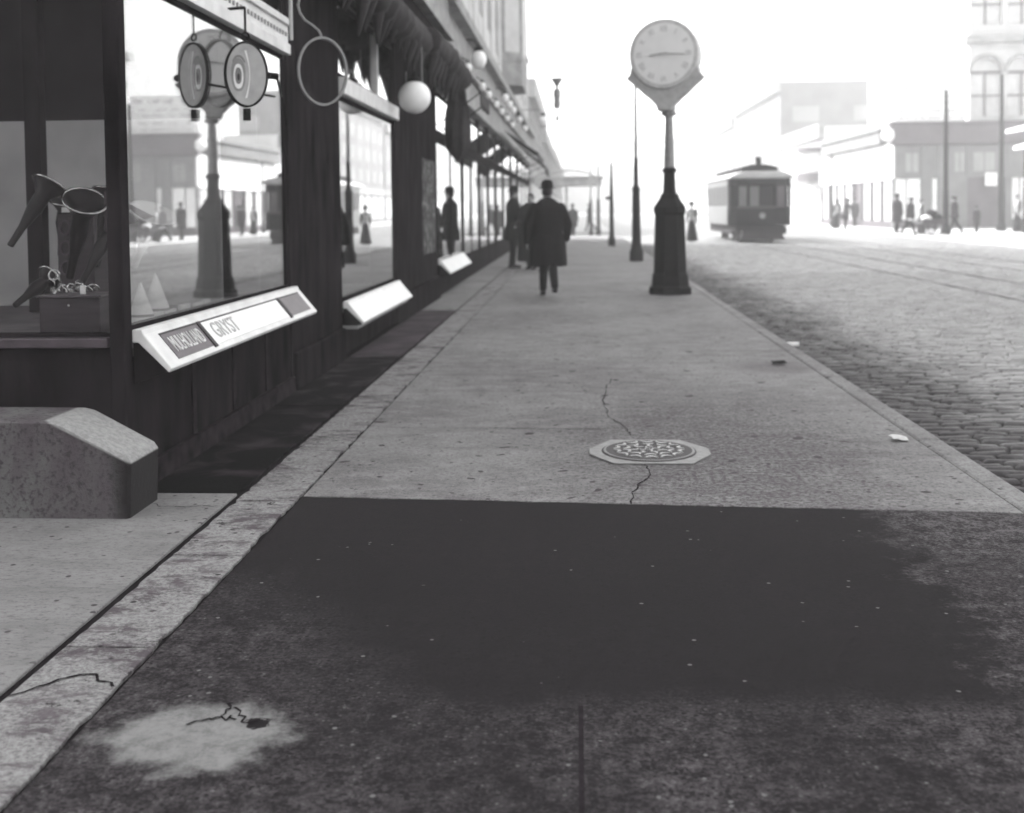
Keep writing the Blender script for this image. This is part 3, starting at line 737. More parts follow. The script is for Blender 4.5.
for sgn in (-1, 1):
    def Y(a, b): return (sgn*a, sgn*b)
    cx = -.052
    MB().prism([(.002+.02*math.sin(math.pi*k/8), .15-.3*k/8) for k in range(9)]+[(-.012+.03*math.sin(math.pi*k/8), -.15+.3*k/8) for k in range(9)], *Y(.0121, .0132)).build('nose_line', 'lens_pale', ln, local=True)
    almond(.046, .105, *Y(.0122, .0135), cx, -.005).build('eye_socket', 'ink_grey', ln, local=True)
    almond(.031, .078, *Y(.0136, .015), cx, -.015).build('eye_white', 'lens_pale', ln, local=True)
    almond(.021, .052, *Y(.0151, .0165), cx, -.012).build('iris', 'eye_shade', ln, local=True)
    almond(.009, .022, *Y(.0166, .018), cx, -.02).build('pupil', 'ink', ln, local=True)
    a = [R(35+k*11) for k in range(11)]
    MB().prism([(cx+.004+.044*math.cos(t), .022+.082*math.sin(t)) for t in a]+[(cx+.004+.050*math.cos(t), .022+.098*math.sin(t)) for t in reversed(a)], *Y(.0122, .0140)).build('eyebrow', 'eye_shade', ln, local=True)
T3 = Matrix.Rotation(-SA, 4, 'Z')
e0 = Vector((.14*math.cos(SA), .14*math.sin(SA), 0)); e1 = Vector((-.14, 1.35, 0))
mm = MB().tube([e0, e0+Vector((.04,.06,0))], .022, 10, T=T3).tube([e0+Vector((.04,.06,0)), e1], .009, 8, T=T3); mm.build('wall_bracket', 'iron', sp, local=True)
MB().box(-.02, .02, -.02, .02, -.29, -.215).build('tail_plate', 'iron', sp, local=True)
MB().ring(.022, .022, .01, .01, 20, Matrix.Translation((.0,0,.24))).tube([(0,0,.26),(0,0,.42)], .008, 6).tube([(0,0,.42),(-.11,.12,.42)], .010, 6).build('hook', 'iron', sp, local=True)
rg = thing('ring_sign', 'empty pale oval ring hung by a curled wire before the black pillar', 'sign', (-1.86, 8.22, 2.43), R(25))
MB().ring(.178, .245, .016, .04).build('ring', 'iron_mid', rg, local=True)
sc = MB(); pts = [(x*.0072, 0, z*.0072) for x, z in ((-1,34),(-1,37),(-3,41),(-9,46),(-17,51),(-22,58),(-24,66),(-22,74),(-17,80),(-8,84),(-8,150))]
sc.tube(pts, .009, 8).build('curled_wire', 'iron_mid', rg, local=True)
hr = MB().tube([(-2.02, 7.95, 2.62), (-2.02, 7.95, 3.53)], .014, 8).build('hanging_rod', 'iron_light')
tag(hr, 'pale thin rod hanging from the fascia between the eye sign and the ring', 'rod')

# hanging ornamental arc lamp
al = thing('arc_lamp', 'ornate hanging arc lamp with a crown top high over the sidewalk', 'lamp', (-.50, 30, 4.1))
MB().lathe([(.05,.0),(.10,.02),(.085,.06),(.10,.12),(.085,.3),(.11,.33),(.10,.5),(.06,.55)], 14).build('housing', 'iron_mid', al, local=True, smooth='auto')
MB().lathe([(.03,.55),(.05,.62),(.17,.82),(.15,.83),(.03,.66)], 14).build('crown', 'iron_mid', al, local=True)
MB().lathe([(.02,-.34),(.055,-.3),(.055,-.22),(.02,-.16)], 12).build('globe_tip', 'iron_light', al, local=True)
MB().tube([(0,0,-.2),(0,0,.0)], .008, 6).tube([(0,0,.6),(0,0,1.2),(GX+.53, 0, 1.25)], .008, 6).build('hanger', 'iron_light', al, local=True)

# ------------------------------------------------------------------ shop display objects
def horn(label, base, tip, r0, r1, m1='horn_dark', rimm='brass', name='phonograph_horn'):
    t = thing(name, label, 'horn', base, group='horns in the corner window')
    d = Vector(tip)-Vector(base); L = d.length; q = d.to_track_quat('Z', 'Y').to_matrix().to_4x4(); m = MB(); seg = 28
    prof = [(r0, 0), (r0*1.2, L*.3), (r0*1.8+.01, L*.6), (r1*.45, L*.82), (r1*.8, L*.94), (r1, L)]
    inner = [(r*.93, z) for r, z in reversed(prof)]
    vs = []; fs = []; pp = prof+inner
    for r, z in pp:
        for k in range(seg): a = 2*math.pi*k/seg; vs.append((r*math.cos(a), r*math.sin(a), z))
    for i in range(len(pp)-1):
        for k in range(seg): k2 = (k+1) % seg; fs.append((i*seg+k, i*seg+k2, (i+1)*seg+k2, (i+1)*seg+k))
    m.add(vs, fs, q); m.build('flare', m1, t, local=True, smooth='auto')
    rm = MB(); pts = [(r1*math.cos(2*math.pi*k/seg), r1*math.sin(2*math.pi*k/seg), L) for k in range(seg+1)]
    rm.tube(pts, .007, 6, cap=False, T=q); rm.build('rim', rimm, t, local=True, smooth=True)
    return t
def fw(px, py, Y): return (P(px, Y=Y), Y, H-(py-209)/F*Y)
horn('dark horn with a shiny rim tilted up in the middle of the corner window', fw(70,272,6.2), fw(88,196,5.95), .022, .115)
horn('dark slim horn lying low on the right side of the corner window', fw(78,286,5.9), fw(118,216,6.1), .016, .06)
horn('dark horn reaching up to the right behind the bright rimmed one', fw(98,262,6.3), fw(112,186,6.4), .018, .09)
horn('dark horn pointing down left at the left edge of the corner window', fw(10,240,6.0), fw(52,180,6.2), .018, .10)
horn('short black horn standing upright at the back of the corner window', fw(60,250,6.9), fw(66,196,6.8), .02, .09)
horn('dark horn lying flat along the sill at the left of the corner window', fw(14,300,5.7), fw(50,272,5.9), .016, .07)
horn('white horn with a bright rim inside the side window', fw(136,262,6.35), fw(156,209,6.25), .02, .13, 'card', 'paint_white')
# case with drawer
cs = thing('display_case', 'dark low wooden case with a small knob in the corner window', 'case', (*fw(78,0,5.75)[:2], .78))
cw = .16
MB().box(-cw, cw, -.09, .12, .0, .19).build('body', 'wood_dark', cs, local=True, bevel=.004)
MB().box(-cw-.012, cw+.012, -.105, .135, .192, .204).build('lid', mat('case_lid', .09, .4, .2, 9, 0), cs, local=True, bevel=.003)
MB().ball((0, -.098, .15), .008).build('knob', 'nickel', cs, local=True)
MB().box(-cw+.01, cw-.06, -.13, -.107, -.0, .006).build('base_slip', mat('slip', .2, .4, .2, 9, 0), cs, local=True)
# nickel instrument parts heaped on the case
for i in range(26):
    t = random.random(); px = random.uniform(50, 92); py = 289-random.random()*random.random()*22
    x, yy_, z = fw(px, py, 5.78); m = MB(); r = random.uniform(.012, .03)
    T = Matrix.Translation((x, yy_+random.uniform(-.04,.08), max(z, .99))) @ Matrix.Rotation(random.uniform(0, 3), 4, 'Z') @ Matrix.Rotation(random.uniform(-.6, .6), 4, 'X')
    n = 10; arc = random.uniform(1.5, 5.5)
    m.tube([(r*math.cos(arc*k/n), 0, r*math.sin(arc*k/n)) for k in range(n+1)], .0045, 6, T=T)
    tag(m.build('metal_fitting', 'nickel', smooth=True), 'small curled metal fitting heaped on the low case in the corner window', 'fitting', 'metal fittings heaped on the display case')
m = MB().box(*[P(83, Y=5.72)-.0, P(88, Y=5.72)], 5.70, 5.71, .985, 1.03)
tag(m.build('price_card', 'card'), 'tiny white price card standing on the case beside the fittings', 'card')
dk = thing('cabinet', 'tall dark carved cabinet standing behind the horns', 'cabinet', (P(66, Y=6.5), 6.5, .78))
MB().box(-.05, .17, 0, .2, 0, .62).build('carcase', 'wood_dark', dk, local=True, bevel=.005)
m = MB()
for zc in (.3, .42, .54): m.ring(.03, .04, .010, .012, 24, Matrix.Translation((.0, -.008, zc)))
m.build('carving', mat('carved_wood', .06, .5, .2, 9, 0), dk, local=True)
MB().box(-.01, .06, -.02, .02, .63, .66).build('tag_strip', 'cream', dk, local=True)
mp = MB().box(P(30,Y=6.9)-.0, P(46,Y=6.9), 6.85, 6.93, .79, 3.3)
tag(mp.build('display_post', 'black'), 'black post rising behind the horns in the corner window', 'post')
# white cone cards
for px, py, h_, lab in ((140, 303, .2, 'small white cone card nearest the corner post in the side window'), (157, 300, .23, 'larger white lettered cone card in the side window')):
    Yc = 6.05 if px < 150 else 6.35
    c = thing('cone_card', lab, 'card', (GX-.14-(px-140)*.002, Yc, .79))
    MB().lathe([(.085*h_/.2, 0), (.004, h_*1.15)], 20).build('cone', 'card', c, local=True, smooth='auto')
    m = MB()
    for k in range(3): rr = .085*h_/.2*(1-(.22+.17*k)/1.15); m.lathe([(rr+.001, h_*(.22+.17*k)), (rr-.004, h_*(.22+.17*k)+.014)], 20)
    m.build('lettering_band', 'ink_grey', c, local=True)
for i, (px, w_) in enumerate(((170, .08), (186, .07), (200, .06), (209, .05))):
    Yc = 2.33*F/(577-px); m = MB().box(GX-.12, GX-.10, Yc, Yc+w_*2.2, .79, .84+.01*(i % 2))
    tag(m.build('show_card', 'card'), ('%s white card lying low behind the sill of the side window' % ('nearest', 'second', 'third', 'farthest')[i]), 'card')
pn = MB(); a, b, c = (GX-.3, 6.0, 1.52), (GX-.3, 6.0, 1.3), (GX-.16, 6.32, 1.38)
pn.add([a, b, c, (a[0]-.012, a[1], a[2]), (b[0]-.012, b[1], b[2]), (c[0]-.012, c[1], c[2])], [(0,1,2),(5,4,3),(0,3,4,1),(1,4,5,2),(2,5,3,0)])
tag(pn.build('pennant', 'sign_glass'), 'grey triangular pennant hanging by the corner post inside the side window', 'pennant')

# ------------------------------------------------------------------ street clock
ck = thing('street_clock', 'tall iron street clock with a round dial on a heavy black base', 'clock', (1.50, 17.9, 0))
def oct_(prof, m, part, par=ck, seg=8, sm=False): return MB().lathe(prof, seg, phase=math.pi/8).build(part, m, par, local=True, bevel=.006 if not sm else 0, smooth=sm)
oct_([(.36,0),(.355,.10),(.315,.14),(.30,.3),(.275,.36),(.255,1.16),(.25,1.28),(.27,1.31),(.27,1.40),(.23,1.46),(.17,1.54),(.14,1.62)], 'iron', 'pedestal')
oct_([(.115,1.62),(.105,1.68),(.095,1.95),(.12,1.97),(.12,2.01),(.085,2.04)], 'iron', 'collar')
MB().lathe([(.085,2.04),(.062,2.86)], 16).build('column', 'iron_mid', ck, local=True, smooth='auto')  # greyer than the pedestal: sky glare put into the colour
MB().lathe([(.07,2.86),(.12,2.88),(.12,2.93),(.10,2.94),(.11,3.0)], 16).build('capital', 'iron_mid', ck, local=True, smooth='auto')
hd = thing('head', None, None); hd.parent = ck; hd.location = (-.05, 0, 3.84); hd.rotation_euler = (0, 0, R(-14))
# saddle (leaf like cradle under the drum)
sad = [(-.11,-.90),(.11,-.90),(.14,-.80),(.24,-.70),(.34,-.62),(.46,-.50),(.58,-.40),(.62,-.35),(.56,-.31),(.53,-.17),(-.53,-.17),(-.56,-.31),(-.62,-.35),(-.58,-.40),(-.46,-.50),(-.34,-.62),(-.24,-.70),(-.14,-.80)]
MB().prism(sad, -.16, .16).build('saddle', mat('saddle_glare', .4, .5, .15, 14, .08), hd, local=True, bevel=.02)  # saddle lightened for the same sky glare as the case
m = MB(); T = Matrix.Rotation(R(90), 4, 'X')
m.lathe([(.50,-.20),(.545,-.20),(.56,-.16),(.55,-.1),(.55,.1),(.56,.16),(.545,.20),(.50,.20)], 56, T=T)
m.build('case', mat('case_glare', .5, .45, .15, 14, .08), hd, local=True, smooth='auto')  # case paled, glare of the bright sky put into its colour
for sgn in (-1, 1):
    Tm = Matrix.Rotation(0 if sgn < 0 else math.pi, 4, 'Z')
    def lt(m_): return m_
    m = MB(); m.lathe([(.485, .201), (.485, .207)], 56, T=Tm @ T); dl = m.build('dial', 'dial', hd, local=True)
    for k, rn in enumerate(('XII','I','II','III','IIII','V','VI','VII','VIII','IX','X','XI')):
        a = R(90-30*k); TT = Tm @ Matrix.Translation((.39*math.cos(a), -.2085, .39*math.sin(a))) @ Matrix.Rotation(a-math.pi/2, 4, 'Y').inverted() @ Matrix.Rotation(R(90), 4, 'X')
        if 1: text_obj('numeral', rn, .135, TT, 'numeral_grey', dl, .001, xs=.75)
    for ln_, an, wd in ((.25, 186, .03), (.38, -4, .02)):
        m = MB(); m.prism([(-.06,-wd/2),(ln_*.8,-wd/2),(ln_,0),(ln_*.8,wd/2),(-.06,wd/2)], -.222, -.216, 'Y', Tm @ Matrix.Rotation(R(-an), 4, 'Y'))
        m.build('clock_hand', 'numeral_grey', dl, local=True)

# ------------------------------------------------------------------ kerb poles
def pole(label, x, y, z0, h, r, baser=.12, baseh=1.9, grp='iron poles along the near kerb', m='iron', arm=None, m2='iron_mid'):
    t = thing('iron_pole', label, 'pole', (x, y, z0), group=grp)
    MB().lathe([(baser*1.5,0),(baser*1.5,.25),(baser*1.2,.32),(baser,.5),(baser*.85,baseh-.1),(baser*.95,baseh),(r*1.3,baseh+.08),(r*1.1,baseh+.8)], 12).build('base', m, t, local=True, smooth='auto')
    MB().lathe([(r*1.05,baseh+.8),(r*.75,h-.4),(r*.7,h)], 10).build('shaft', m2, t, local=True, smooth='auto')
    if arm: MB().box(arm[0], arm[1], -.03, .03, arm[2], arm[2]+.12).build('bracket', m, t, local=True)
    return t
pole('tall slim pole with a black base just left of the street clock', 1.56, 29.0, 0, 4.9, .05)
pole('second slim kerb pole, left of the one beside the street clock', 1.28, 40.5, 0, 3.1, .06, .09, 1.2, arm=(-.22, 0, 1.7), m2='iron')
pole('faint hazy pole farthest up the near sidewalk', 1.15, 58.5, -.15, 4.5, .07, .1, 1.2)
pole('faint pole beside the farthest hazy one on the near kerb', .8, 62, -.15, 4.0, .06, .09, 1.2)
def rp(label, px, pyb, pyt, r=.09):
    Yv = F*(H+.02)/(pyb-209); z = H+(209-pyt)/F*Yv+.02
    pole(label, P(px, Y=Yv), Yv, -.02, z, r, r*1.4, 1.3, 'iron poles on the far sidewalk', m2='iron')
rp('dark pole behind the handcart on the far sidewalk', 937.5, 238.5, 98, .11)
rp('thick dark pole between the child and the pair at the right edge', 990.5, 236, 84, .12)
rp('slim grey pole behind the man left of the handcart', 905, 232, 117, .06)
rp('slim pole beside the hazy crowd right of the tram', 828, 230, 158, .07)
rp('dark pole in front of the pair at the right edge', 1013, 238, 150, .08)

# ------------------------------------------------------------------ tram
tr = thing('tram', 'dark fronted electric tram car coming down its track in the street', 'tram', (7.82, 47.0, -.15))
W = 1.28; LT = 9.8
def TB(): return MB()
TB().box(-W, W, 1.3, LT-1.2, .75, 1.55).build('side_panel', 'tram_side', tr, local=True, bevel=.02)
m = TB().box(-W+.02, W-.02, 1.3, LT-1.2, 2.45, 2.72)
for k in range(8): yk = 1.3+k*(LT-2.5-.1)/7; m.box(-W, -W+.08, yk, yk+.1, 1.55, 2.45).box(W-.08, W, yk, yk+.1, 1.55, 2.45)
m.build('window_posts', 'tram_side', tr, local=True)
for k in range(7):
    yk = 1.4+k*(LT-2.6)/7
    TB().box(-W+.03, -W+.05, yk, yk+.76, 1.56, 2.44).build('window', 'tram_pane', tr, local=True)
TB().box(-W+.1, W-.1, 1.32, LT-1.22, .72, .745).build('floor', 'tram_under', tr, local=True)
# front vestibule: curved dash, posts, sash
fr = [(-W,1.28),(-W,.45),(-W+.25,.14),(-.6,.0),(.6,.0),(W-.25,.14),(W,.45),(W,1.28)]
TB().prism(fr, .72, 1.52, 'Z').build('dash', mat('tram_dash', .012, .8, .25, 3, .03, spec=.1), tr, local=True, bevel=.015)
TB().prism(fr, 2.42, 2.72, 'Z').build('header', 'tram_dark', tr, local=True, bevel=.015)
m = TB()
for (xa, ya) in ((-W+.05,.48),(-W+.28,.19),(-.56,.06),(-.05,.05),(.56,.06),(W-.28,.19),(W-.05,.48),(-W+.05,1.2),(W-.05,1.2)): MB().box(xa-.05, xa+.05, ya-.04, ya+.06, 1.52, 2.42).build('vestibule_post', 'tram_dark', tr, local=True)
for xa, xb, mt in ((-.95,-.62,'tram_pane'),(-.50,-.11,'tram_pane'),(.01,.50,'tram_dark'),(.66,.95,'pane_dark')):
    TB().box(xa, xb, .12, .14, 1.54, 2.4).build('window', mt, tr, local=True)
TB().box(-W+.1, W-.1, 1.22, 1.27, .75, 2.7).build('bulkhead', 'tram_dark', tr, local=True)
TB().box(-1.0, 1.0, -.05, .02, 1.46, 1.56).build('belt_rail', mat('tram_belt', .04, .4, .2, 3, 0), tr, local=True)
# roof: curved lower deck plus monitor
pr = [(-W-.05, 2.73), (W+.05, 2.73), (W+.02, 2.85), (.85, 3.02), (-.85, 3.02), (-W-.02, 2.85)]
rf = TB().prism(pr, -.05, LT+.05).build('roof', 'tram_roof', tr, local=True, bevel=.04)
TB().prism([(-.78,3.021),(.78,3.021),(.78,3.22),(.3,3.34),(-.3,3.34),(-.78,3.22)], .7, LT-.7).build('clerestory', 'tram_dark', tr, local=True, bevel=.03)
TB().prism([(-.78,3.022),(.78,3.022),(.5,3.18),(0,3.24),(-.5,3.18)], .25, .69).build('roof_hood', 'tram_dark', tr, local=True, bevel=.03)
TB().box(-.1, .12, .9, 1.1, 3.34, 3.56).lathe([(.02,0),(.14,.02),(.14,.1),(.05,.12)], 12, c=(-.0, 1.0, 3.56)).build('trolley_base', 'tram_dark', tr, local=True)
TB().tube([(0,1.0,3.6),(0,LT-.5,4.6)], .02, 6).build('trolley_pole', 'iron_mid', tr, local=True)
hl = TB().lathe([(.06,0),(.12,.02),(.13,.07)], 16, T=Matrix.Translation((.0,-.001,1.15)) @ Matrix.Rotation(R(90),4,'X')).build('headlight', 'iron_mid', tr, local=True)
TB().box(-1.05, 1.05, .25, LT-.3, .36, .70).box(-.85, .85, -.12, .25, .16, .55).box(-.9, .9, -.2, -.1, .14, .26).build('truck', 'tram_under', tr, local=True)
TB().box(-W+.02, -W+.3, .5, 1.3, .38, .46).box(-.25,.25,.3,.32,.72,1.2).build('step', 'tram_under', tr, local=True)
for sx in (-.72, .72):
    for yw in (1.9, 3.3, 5.6, 6.9):
        TB().lathe([(.10,-.05),(.39,-.05),(.39,.05),(.10,.05)], 20, T=Matrix.Translation((sx,yw,.405)) @ Matrix.Rotation(R(90),4,'Y')).build('wheel', 'tram_under', tr, local=True)
dr = TB(); dr.box(-W+.0, -W+.05, .5, 1.26, .8, 2.4).build('door', 'tram_dark', tr, local=True)

# ------------------------------------------------------------------ people
def remeshed(mb, name, vox, m, parent, smooth_it=2):
    o = mb.build(name, m, None, local=True)
    md = o.modifiers.new('r', 'REMESH'); md.mode = 'VOXEL'; md.voxel_size = vox; md.use_smooth_shade = True
    sm = o.modifiers.new('s', 'SMOOTH'); sm.iterations = smooth_it; sm.factor = .5
    bpy.context.view_layer.update()
    me = bpy.data.meshes.new_from_object(o.evaluated_get(bpy.context.evaluated_depsgraph_get()))
    o.modifiers.clear(); old = o.data; o.data = me; bpy.data.meshes.remove(old); me.name = name
    me.shade_smooth(); o.name = name; o.parent = parent; return o
def cap(m, a, b, ra, rb, seg=12):
    a = Vector(a); b = Vector(b); m.tube([a, a.lerp(b, .5), b], [ra, (ra+rb)/2, rb], seg)
    m.ball(a, ra, seg=seg); m.ball(b, rb, seg=seg)
def person(label, loc, rz, kind='man', s=1.0, stride=0., arms=(0., 0.), vox=.02, hat='bowler', coat='cloth', coat_len=.56, elbow=.15, grp=None, pants='cloth', hands_in=False, top=None, lean=0, wide=1.0, spread=.17):
    """local +Y is forward; joints laid out for a 1.75 m figure and scaled"""
    t = thing('person', label, 'person', loc, rz, grp)
    woman = kind == 'woman'; sh = .175 if woman else .2
    hipz = .92; J = {}
    for sd_, st_ in ((-1, stride), (1, -stride)):
        hip = Vector((sd_*.075, 0, hipz)); a = st_; kneed = Vector((-sd_*abs(st_)*.16, math.sin(a), -math.cos(a))).normalized()
        knee = hip+kneed*.44; bend = max(0, -st_)*.9+.06; a2 = a-bend; ank = knee+Vector((0, math.sin(a2), -math.cos(a2)))*.42
        J[sd_] = (hip, knee, ank, a2)
    low = min(J[-1][2].z, J[1][2].z)-.07; dz = -low
    for k in J: J[k] = tuple(v+Vector((0,0,dz)) if isinstance(v, Vector) else v for v in J[k])
    def L(v): v = Vector(v); v.z += dz; v.y += lean*max(0, v.z-.95); return v
    b = MB()
    cap(b, L((0,0,.95)), L((0,0,1.2)), .13, .13); cap(b, L((-.07,0,1.3)), L((.07,0,1.3)), .13, .13)
    cap(b, L((-sh+.03,0,1.42)), L((sh-.03,0,1.42)), .065, .065); cap(b, L((0,0,1.42)), L((0,.015,1.56)), .058, .052)
    hc = L((0, .02, 1.645)); b.ball(hc, .076, .095, .115, 18); b.ball(hc+Vector((0,.035,-.055)), .05, .055, .055)
    b.ball(hc+Vector((0,.098,-.012)), .014, .02, .024); b.ball(hc+Vector((0,.082,.03)), .05, .012, .012)
    for e in (-1, 1): b.ball(hc+Vector((e*.078,0,-.01)), .012, .02, .03)
    for sd_ in (-1, 1):
        hip, knee, ank, a2 = J[sd_]
        cap(b, hip, knee, .085, .052); cap(b, knee, ank, .052, .036)
        cap(b, ank+Vector((0,-.03,-.03)), ank+Vector((0,.14,-.045)), .032, .026)
        aa = arms[0 if sd_ < 0 else 1]; s0 = L((sd_*sh, 0, 1.42)); d = Vector((sd_*spread, math.sin(aa), -math.cos(aa))).normalized()
        el = s0+d*.29; a3 = aa+elbow+(.5 if hands_in else 0); d2 = Vector((sd_*(.02 if not hands_in else -.45), math.sin(a3), -math.cos(a3))).normalized(); wr = el+d2*.25
        cap(b, s0, el, .052, .04); cap(b, el, wr, .04, .026)
        pc = wr+d2*.05; b.ball(wr+d2*.045, .018, .034, .045)
        for i in range(4):
            off = Vector((0, (i-1.5)*.017, 0)); ln_ = (.065,.078,.074,.058)[i]
            p0 = wr+d2*.085+off; p1 = p0+d2*ln_*.5; p2 = p1+(d2+Vector((-sd_*.5, 0, 0))).normalized()*ln_*.5
            b.tube([p0-d2*.03, p1, p2], [.010,.009,.007], 8)
        p0 = wr+d2*.03+Vector((0,.03,0)); b.tube([p0, p0+Vector((-sd_*.01,.025,-.02)), p0+d2*.05+Vector((-sd_*.015,.03,0))], [.011,.010,.008], 8)
        J['a%d' % sd_] = (s0, el, wr)
    body = remeshed(b, 'body', vox, 'skin', t)
    # eyes and mouth
    m = MB(); [m.ball(hc+Vector((e*.031,.086,.012)), .010, .006, .006, 8) for e in (-1, 1)]; m.build('eyes', 'ink', t, local=True)
    MB().box(-.022, .022, .0, .006, -.003, .003, Matrix.Translation(hc+Vector((0,.088,-.055)))).build('mouth', 'hair', t, local=True)
    # hair
    m = MB(); m.ball(hc+Vector((0,-.012,.02)), .084, .098, .112, 16)
    if woman: m.ball(hc+Vector((0,-.06,.02)), .075, .06, .07); m.ball(hc+Vector((0,0,.04)), .1, .1, .08)
    m.build('hair', 'hair', t, local=True, smooth=True)
    if not woman:
        m = MB()
        for sd_ in (-1, 1):
            hip, knee, ank, a2 = J[sd_]; cap(m, hip, knee, .105, .075); cap(m, knee, ank+Vector((0,0,.03)), .075, .058)
        cap(m, L((-.05,0,.95)), L((.05,0,.95)), .12, .12); remeshed(m, 'trousers', max(vox, .016), pants, t)
    m = MB()
    for sd_ in (-1, 1):
        ank = J[sd_][2]; cap(m, ank+Vector((0,-.035,-.025)), ank+Vector((0,.15,-.045)), .042, .033)
    sho = m.build('shoes', 'black', t, local=True, smooth=True)
    # coat or dress
    m = MB()
    if woman:
        prof = [(.34,.03),(.33,.08),(.27,.4),(.21,.7),(.155,.98),(.115,1.08),(.15,1.25),(.17,1.36),(.13,1.45),(.06,1.5)]
        prof = [(r*wide, z) for r, z in prof]
        m.lathe([(r, z+dz) for r, z in prof if z < 1.1], 24, ex=1, ey=.95); remeshed(m, 'skirt', max(vox, .02), coat, t)
        m = MB(); m.lathe([(r, z+dz) for r, z in prof if z > 1.0], 20, ex=1, ey=.8)
        for sd_ in (-1, 1):
            s0, el, wr = J['a%d' % sd_]; cap(m, s0, el, .075, .062); cap(m, el, wr, .062, .04)
        remeshed(m, 'blouse', max(vox, .018), top or coat, t)
    else:
        cl = coat_len
        prof = [(.262,cl),(.262,cl+.12),(.245,.85),(.215,1.0),(.215,1.15),(.225,1.3),(.215,1.42),(.14,1.50),(.085,1.55)]
        vs_ = MB(); vs = []; fs = []; seg = 24
        for r, z in prof:
            c = L((0,-.01 if z < .9 else 0, z)); r *= wide
            for k in range(seg): a = 2*math.pi*k/seg; rr = r*(1+.045*math.sin(a*7+z*2)*(z < 1.0)+.03*noise.noise(Vector((math.cos(a)*3, math.sin(a)*3, z*5)))); vs.append((c.x+rr*math.cos(a)*1.0, c.y+rr*math.sin(a)*.72, c.z))
        for i in range(len(prof)-1):
            for k in range(seg): k2 = (k+1) % seg; fs.append((i*seg+k, i*seg+k2, (i+1)*seg+k2, (i+1)*seg+k))
        fs += [tuple(range(seg-1,-1,-1)), tuple(range((len(prof)-1)*seg, len(prof)*seg))]
        m.add(vs, fs)
        for sd_ in (-1, 1):
            s0, el, wr = J['a%d' % sd_]; s0 = s0-Vector((0,0,.02)); cap(m, s0, el, .088, .075); cap(m, el, wr+(wr-el)*.08, .075, .055)
        remeshed(m, 'coat', max(vox, .016), coat, t)
        MB().lathe([(.066,1.50+dz),(.072,1.565+dz),(.062,1.57+dz)], 16, c=(0,.008+lean*.55,0)).build('collar', coat, t, local=True)
    hz = hc.z+.055; hy = hc.y-.005; m = MB()
    if hat == 'bowler': m.lathe([(.135,0),(.14,.012),(.1,.014),(.094,.03),(.092,.08),(.075,.12),(.03,.138)], 22, c=(0,hy,hz), ey=1.15)
    elif hat == 'derby': m.lathe([(.15,0),(.155,.012),(.1,.014),(.098,.1),(.085,.13),(.04,.12)], 22, c=(0,hy,hz), ey=1.15)
    elif hat == 'wide': m.lathe([(.2,.0),(.21,.02),(.11,.03),(.10,.11),(.14,.13),(.05,.15)], 22, c=(0,hy,hz), ey=1.05)
    elif hat == 'cap': m.lathe([(.1,0),(.13,.04),(.12,.07),(.04,.085)], 18, c=(0,hy,hz), ey=1.1)
    if m.v: m.build('hat', 'cloth', t, local=True, smooth='auto')
    t.scale = (s, s, s)
    return t
person('man in a long dark overcoat and bowler hat walking in mid sidewalk', (P(548, Y=17.5)+.0, 17.5, 0), R(8), stride=.34, arms=(-.12, .16), vox=.011, coat_len=.5, wide=1.1, s=1.03, elbow=.35, spread=.42)
person('man in a dark overcoat and bowler standing by the lit shop windows', (P(513.5, Y=26), 26, 0), R(-70), stride=.04, arms=(.25, .1), vox=.012, hat='bowler', coat_len=.62, elbow=.7, s=1.06)
person('figure in a wide dark coat just behind the walking man, to his left', (P(531.5, Y=25.4), 25.4, 0), R(160), kind='man', vox=.016, hat=None, s=.99, wide=1.3, coat_len=.18, arms=(.1,.2), elbow=.9)
person('small hazy figure farthest up the sidewalk right of the walking man', (P(573, Y=59.5), 59.5, -.15), 0, vox=.03, s=.98, hat='bowler')
person('faint hazy figure crossing farther up beyond the others', (P(590, Y=68), 68, 0), R(90), vox=.03, s=.95, stride=.3, hat='cap')
person('woman in a long dark skirt, pale blouse and wide hat standing in the street', (P(691, Y=50.0), 50.0, -.15), R(150), kind='woman', vox=.02, hat='wide', top='cloth', s=.97, wide=.85)
def fp(px, pyf, label, kind='man', s=1., rz=0, **k):
    Yv = F*(H+.02)/(pyf-209); return person(label, (P(px, Y=Yv), Yv, -.02), rz, kind=kind, s=s, vox=.03, **k)
G2 = 'people on the far sidewalk'
fp(891, 237, 'man in a long coat, leftmost of the row left of the handcart', s=1.08, rz=R(-60), grp=G2, stride=.15, coat_len=.5, coat='cloth2')
fp(903, 239, 'person leaning forward between the long coated man and the handcart', s=1.0, rz=R(-80), grp=G2, stride=.35, lean=.1, hat='cap', coat='cloth2')
fp(914, 238, 'woman in dark clothes just left of the handcart', 'woman', s=.95, rz=R(-90), grp=G2, hat=None, coat='cloth2', wide=.7)
fp(946, 239, 'man in dark clothes stepping out right of the handcart', s=1.0, rz=R(90), grp=G2, stride=.3, hat='cap', coat='cloth2', coat_len=.8)
fp(967, 237, 'small child standing alone between two dark poles', s=.72, rz=R(120), grp=G2, hat='cap', coat='cloth2', coat_len=.5)
fp(1006, 237, 'woman in a long dark dress, left one of the pair at the right edge', 'woman', s=1.05, rz=R(100), grp=G2, hat=None, coat='cloth', wide=.7)
fp(1016, 238, 'woman in a long dark dress, right one of the pair at the right edge', 'woman', s=1.08, rz=R(-100), grp=G2, hat=None, coat='cloth', wide=.75)
fp(834, 231, 'man at the left of the hazy crowd near the tram', s=1.0, rz=R(40), grp=G2, hat='cap', coat='cloth2')
fp(841, 233, 'stooping man in the middle of the hazy crowd near the tram', s=1.0, rz=R(-90), grp=G2, hat='bowler', coat='cloth2', wide=1.2, lean=.2)
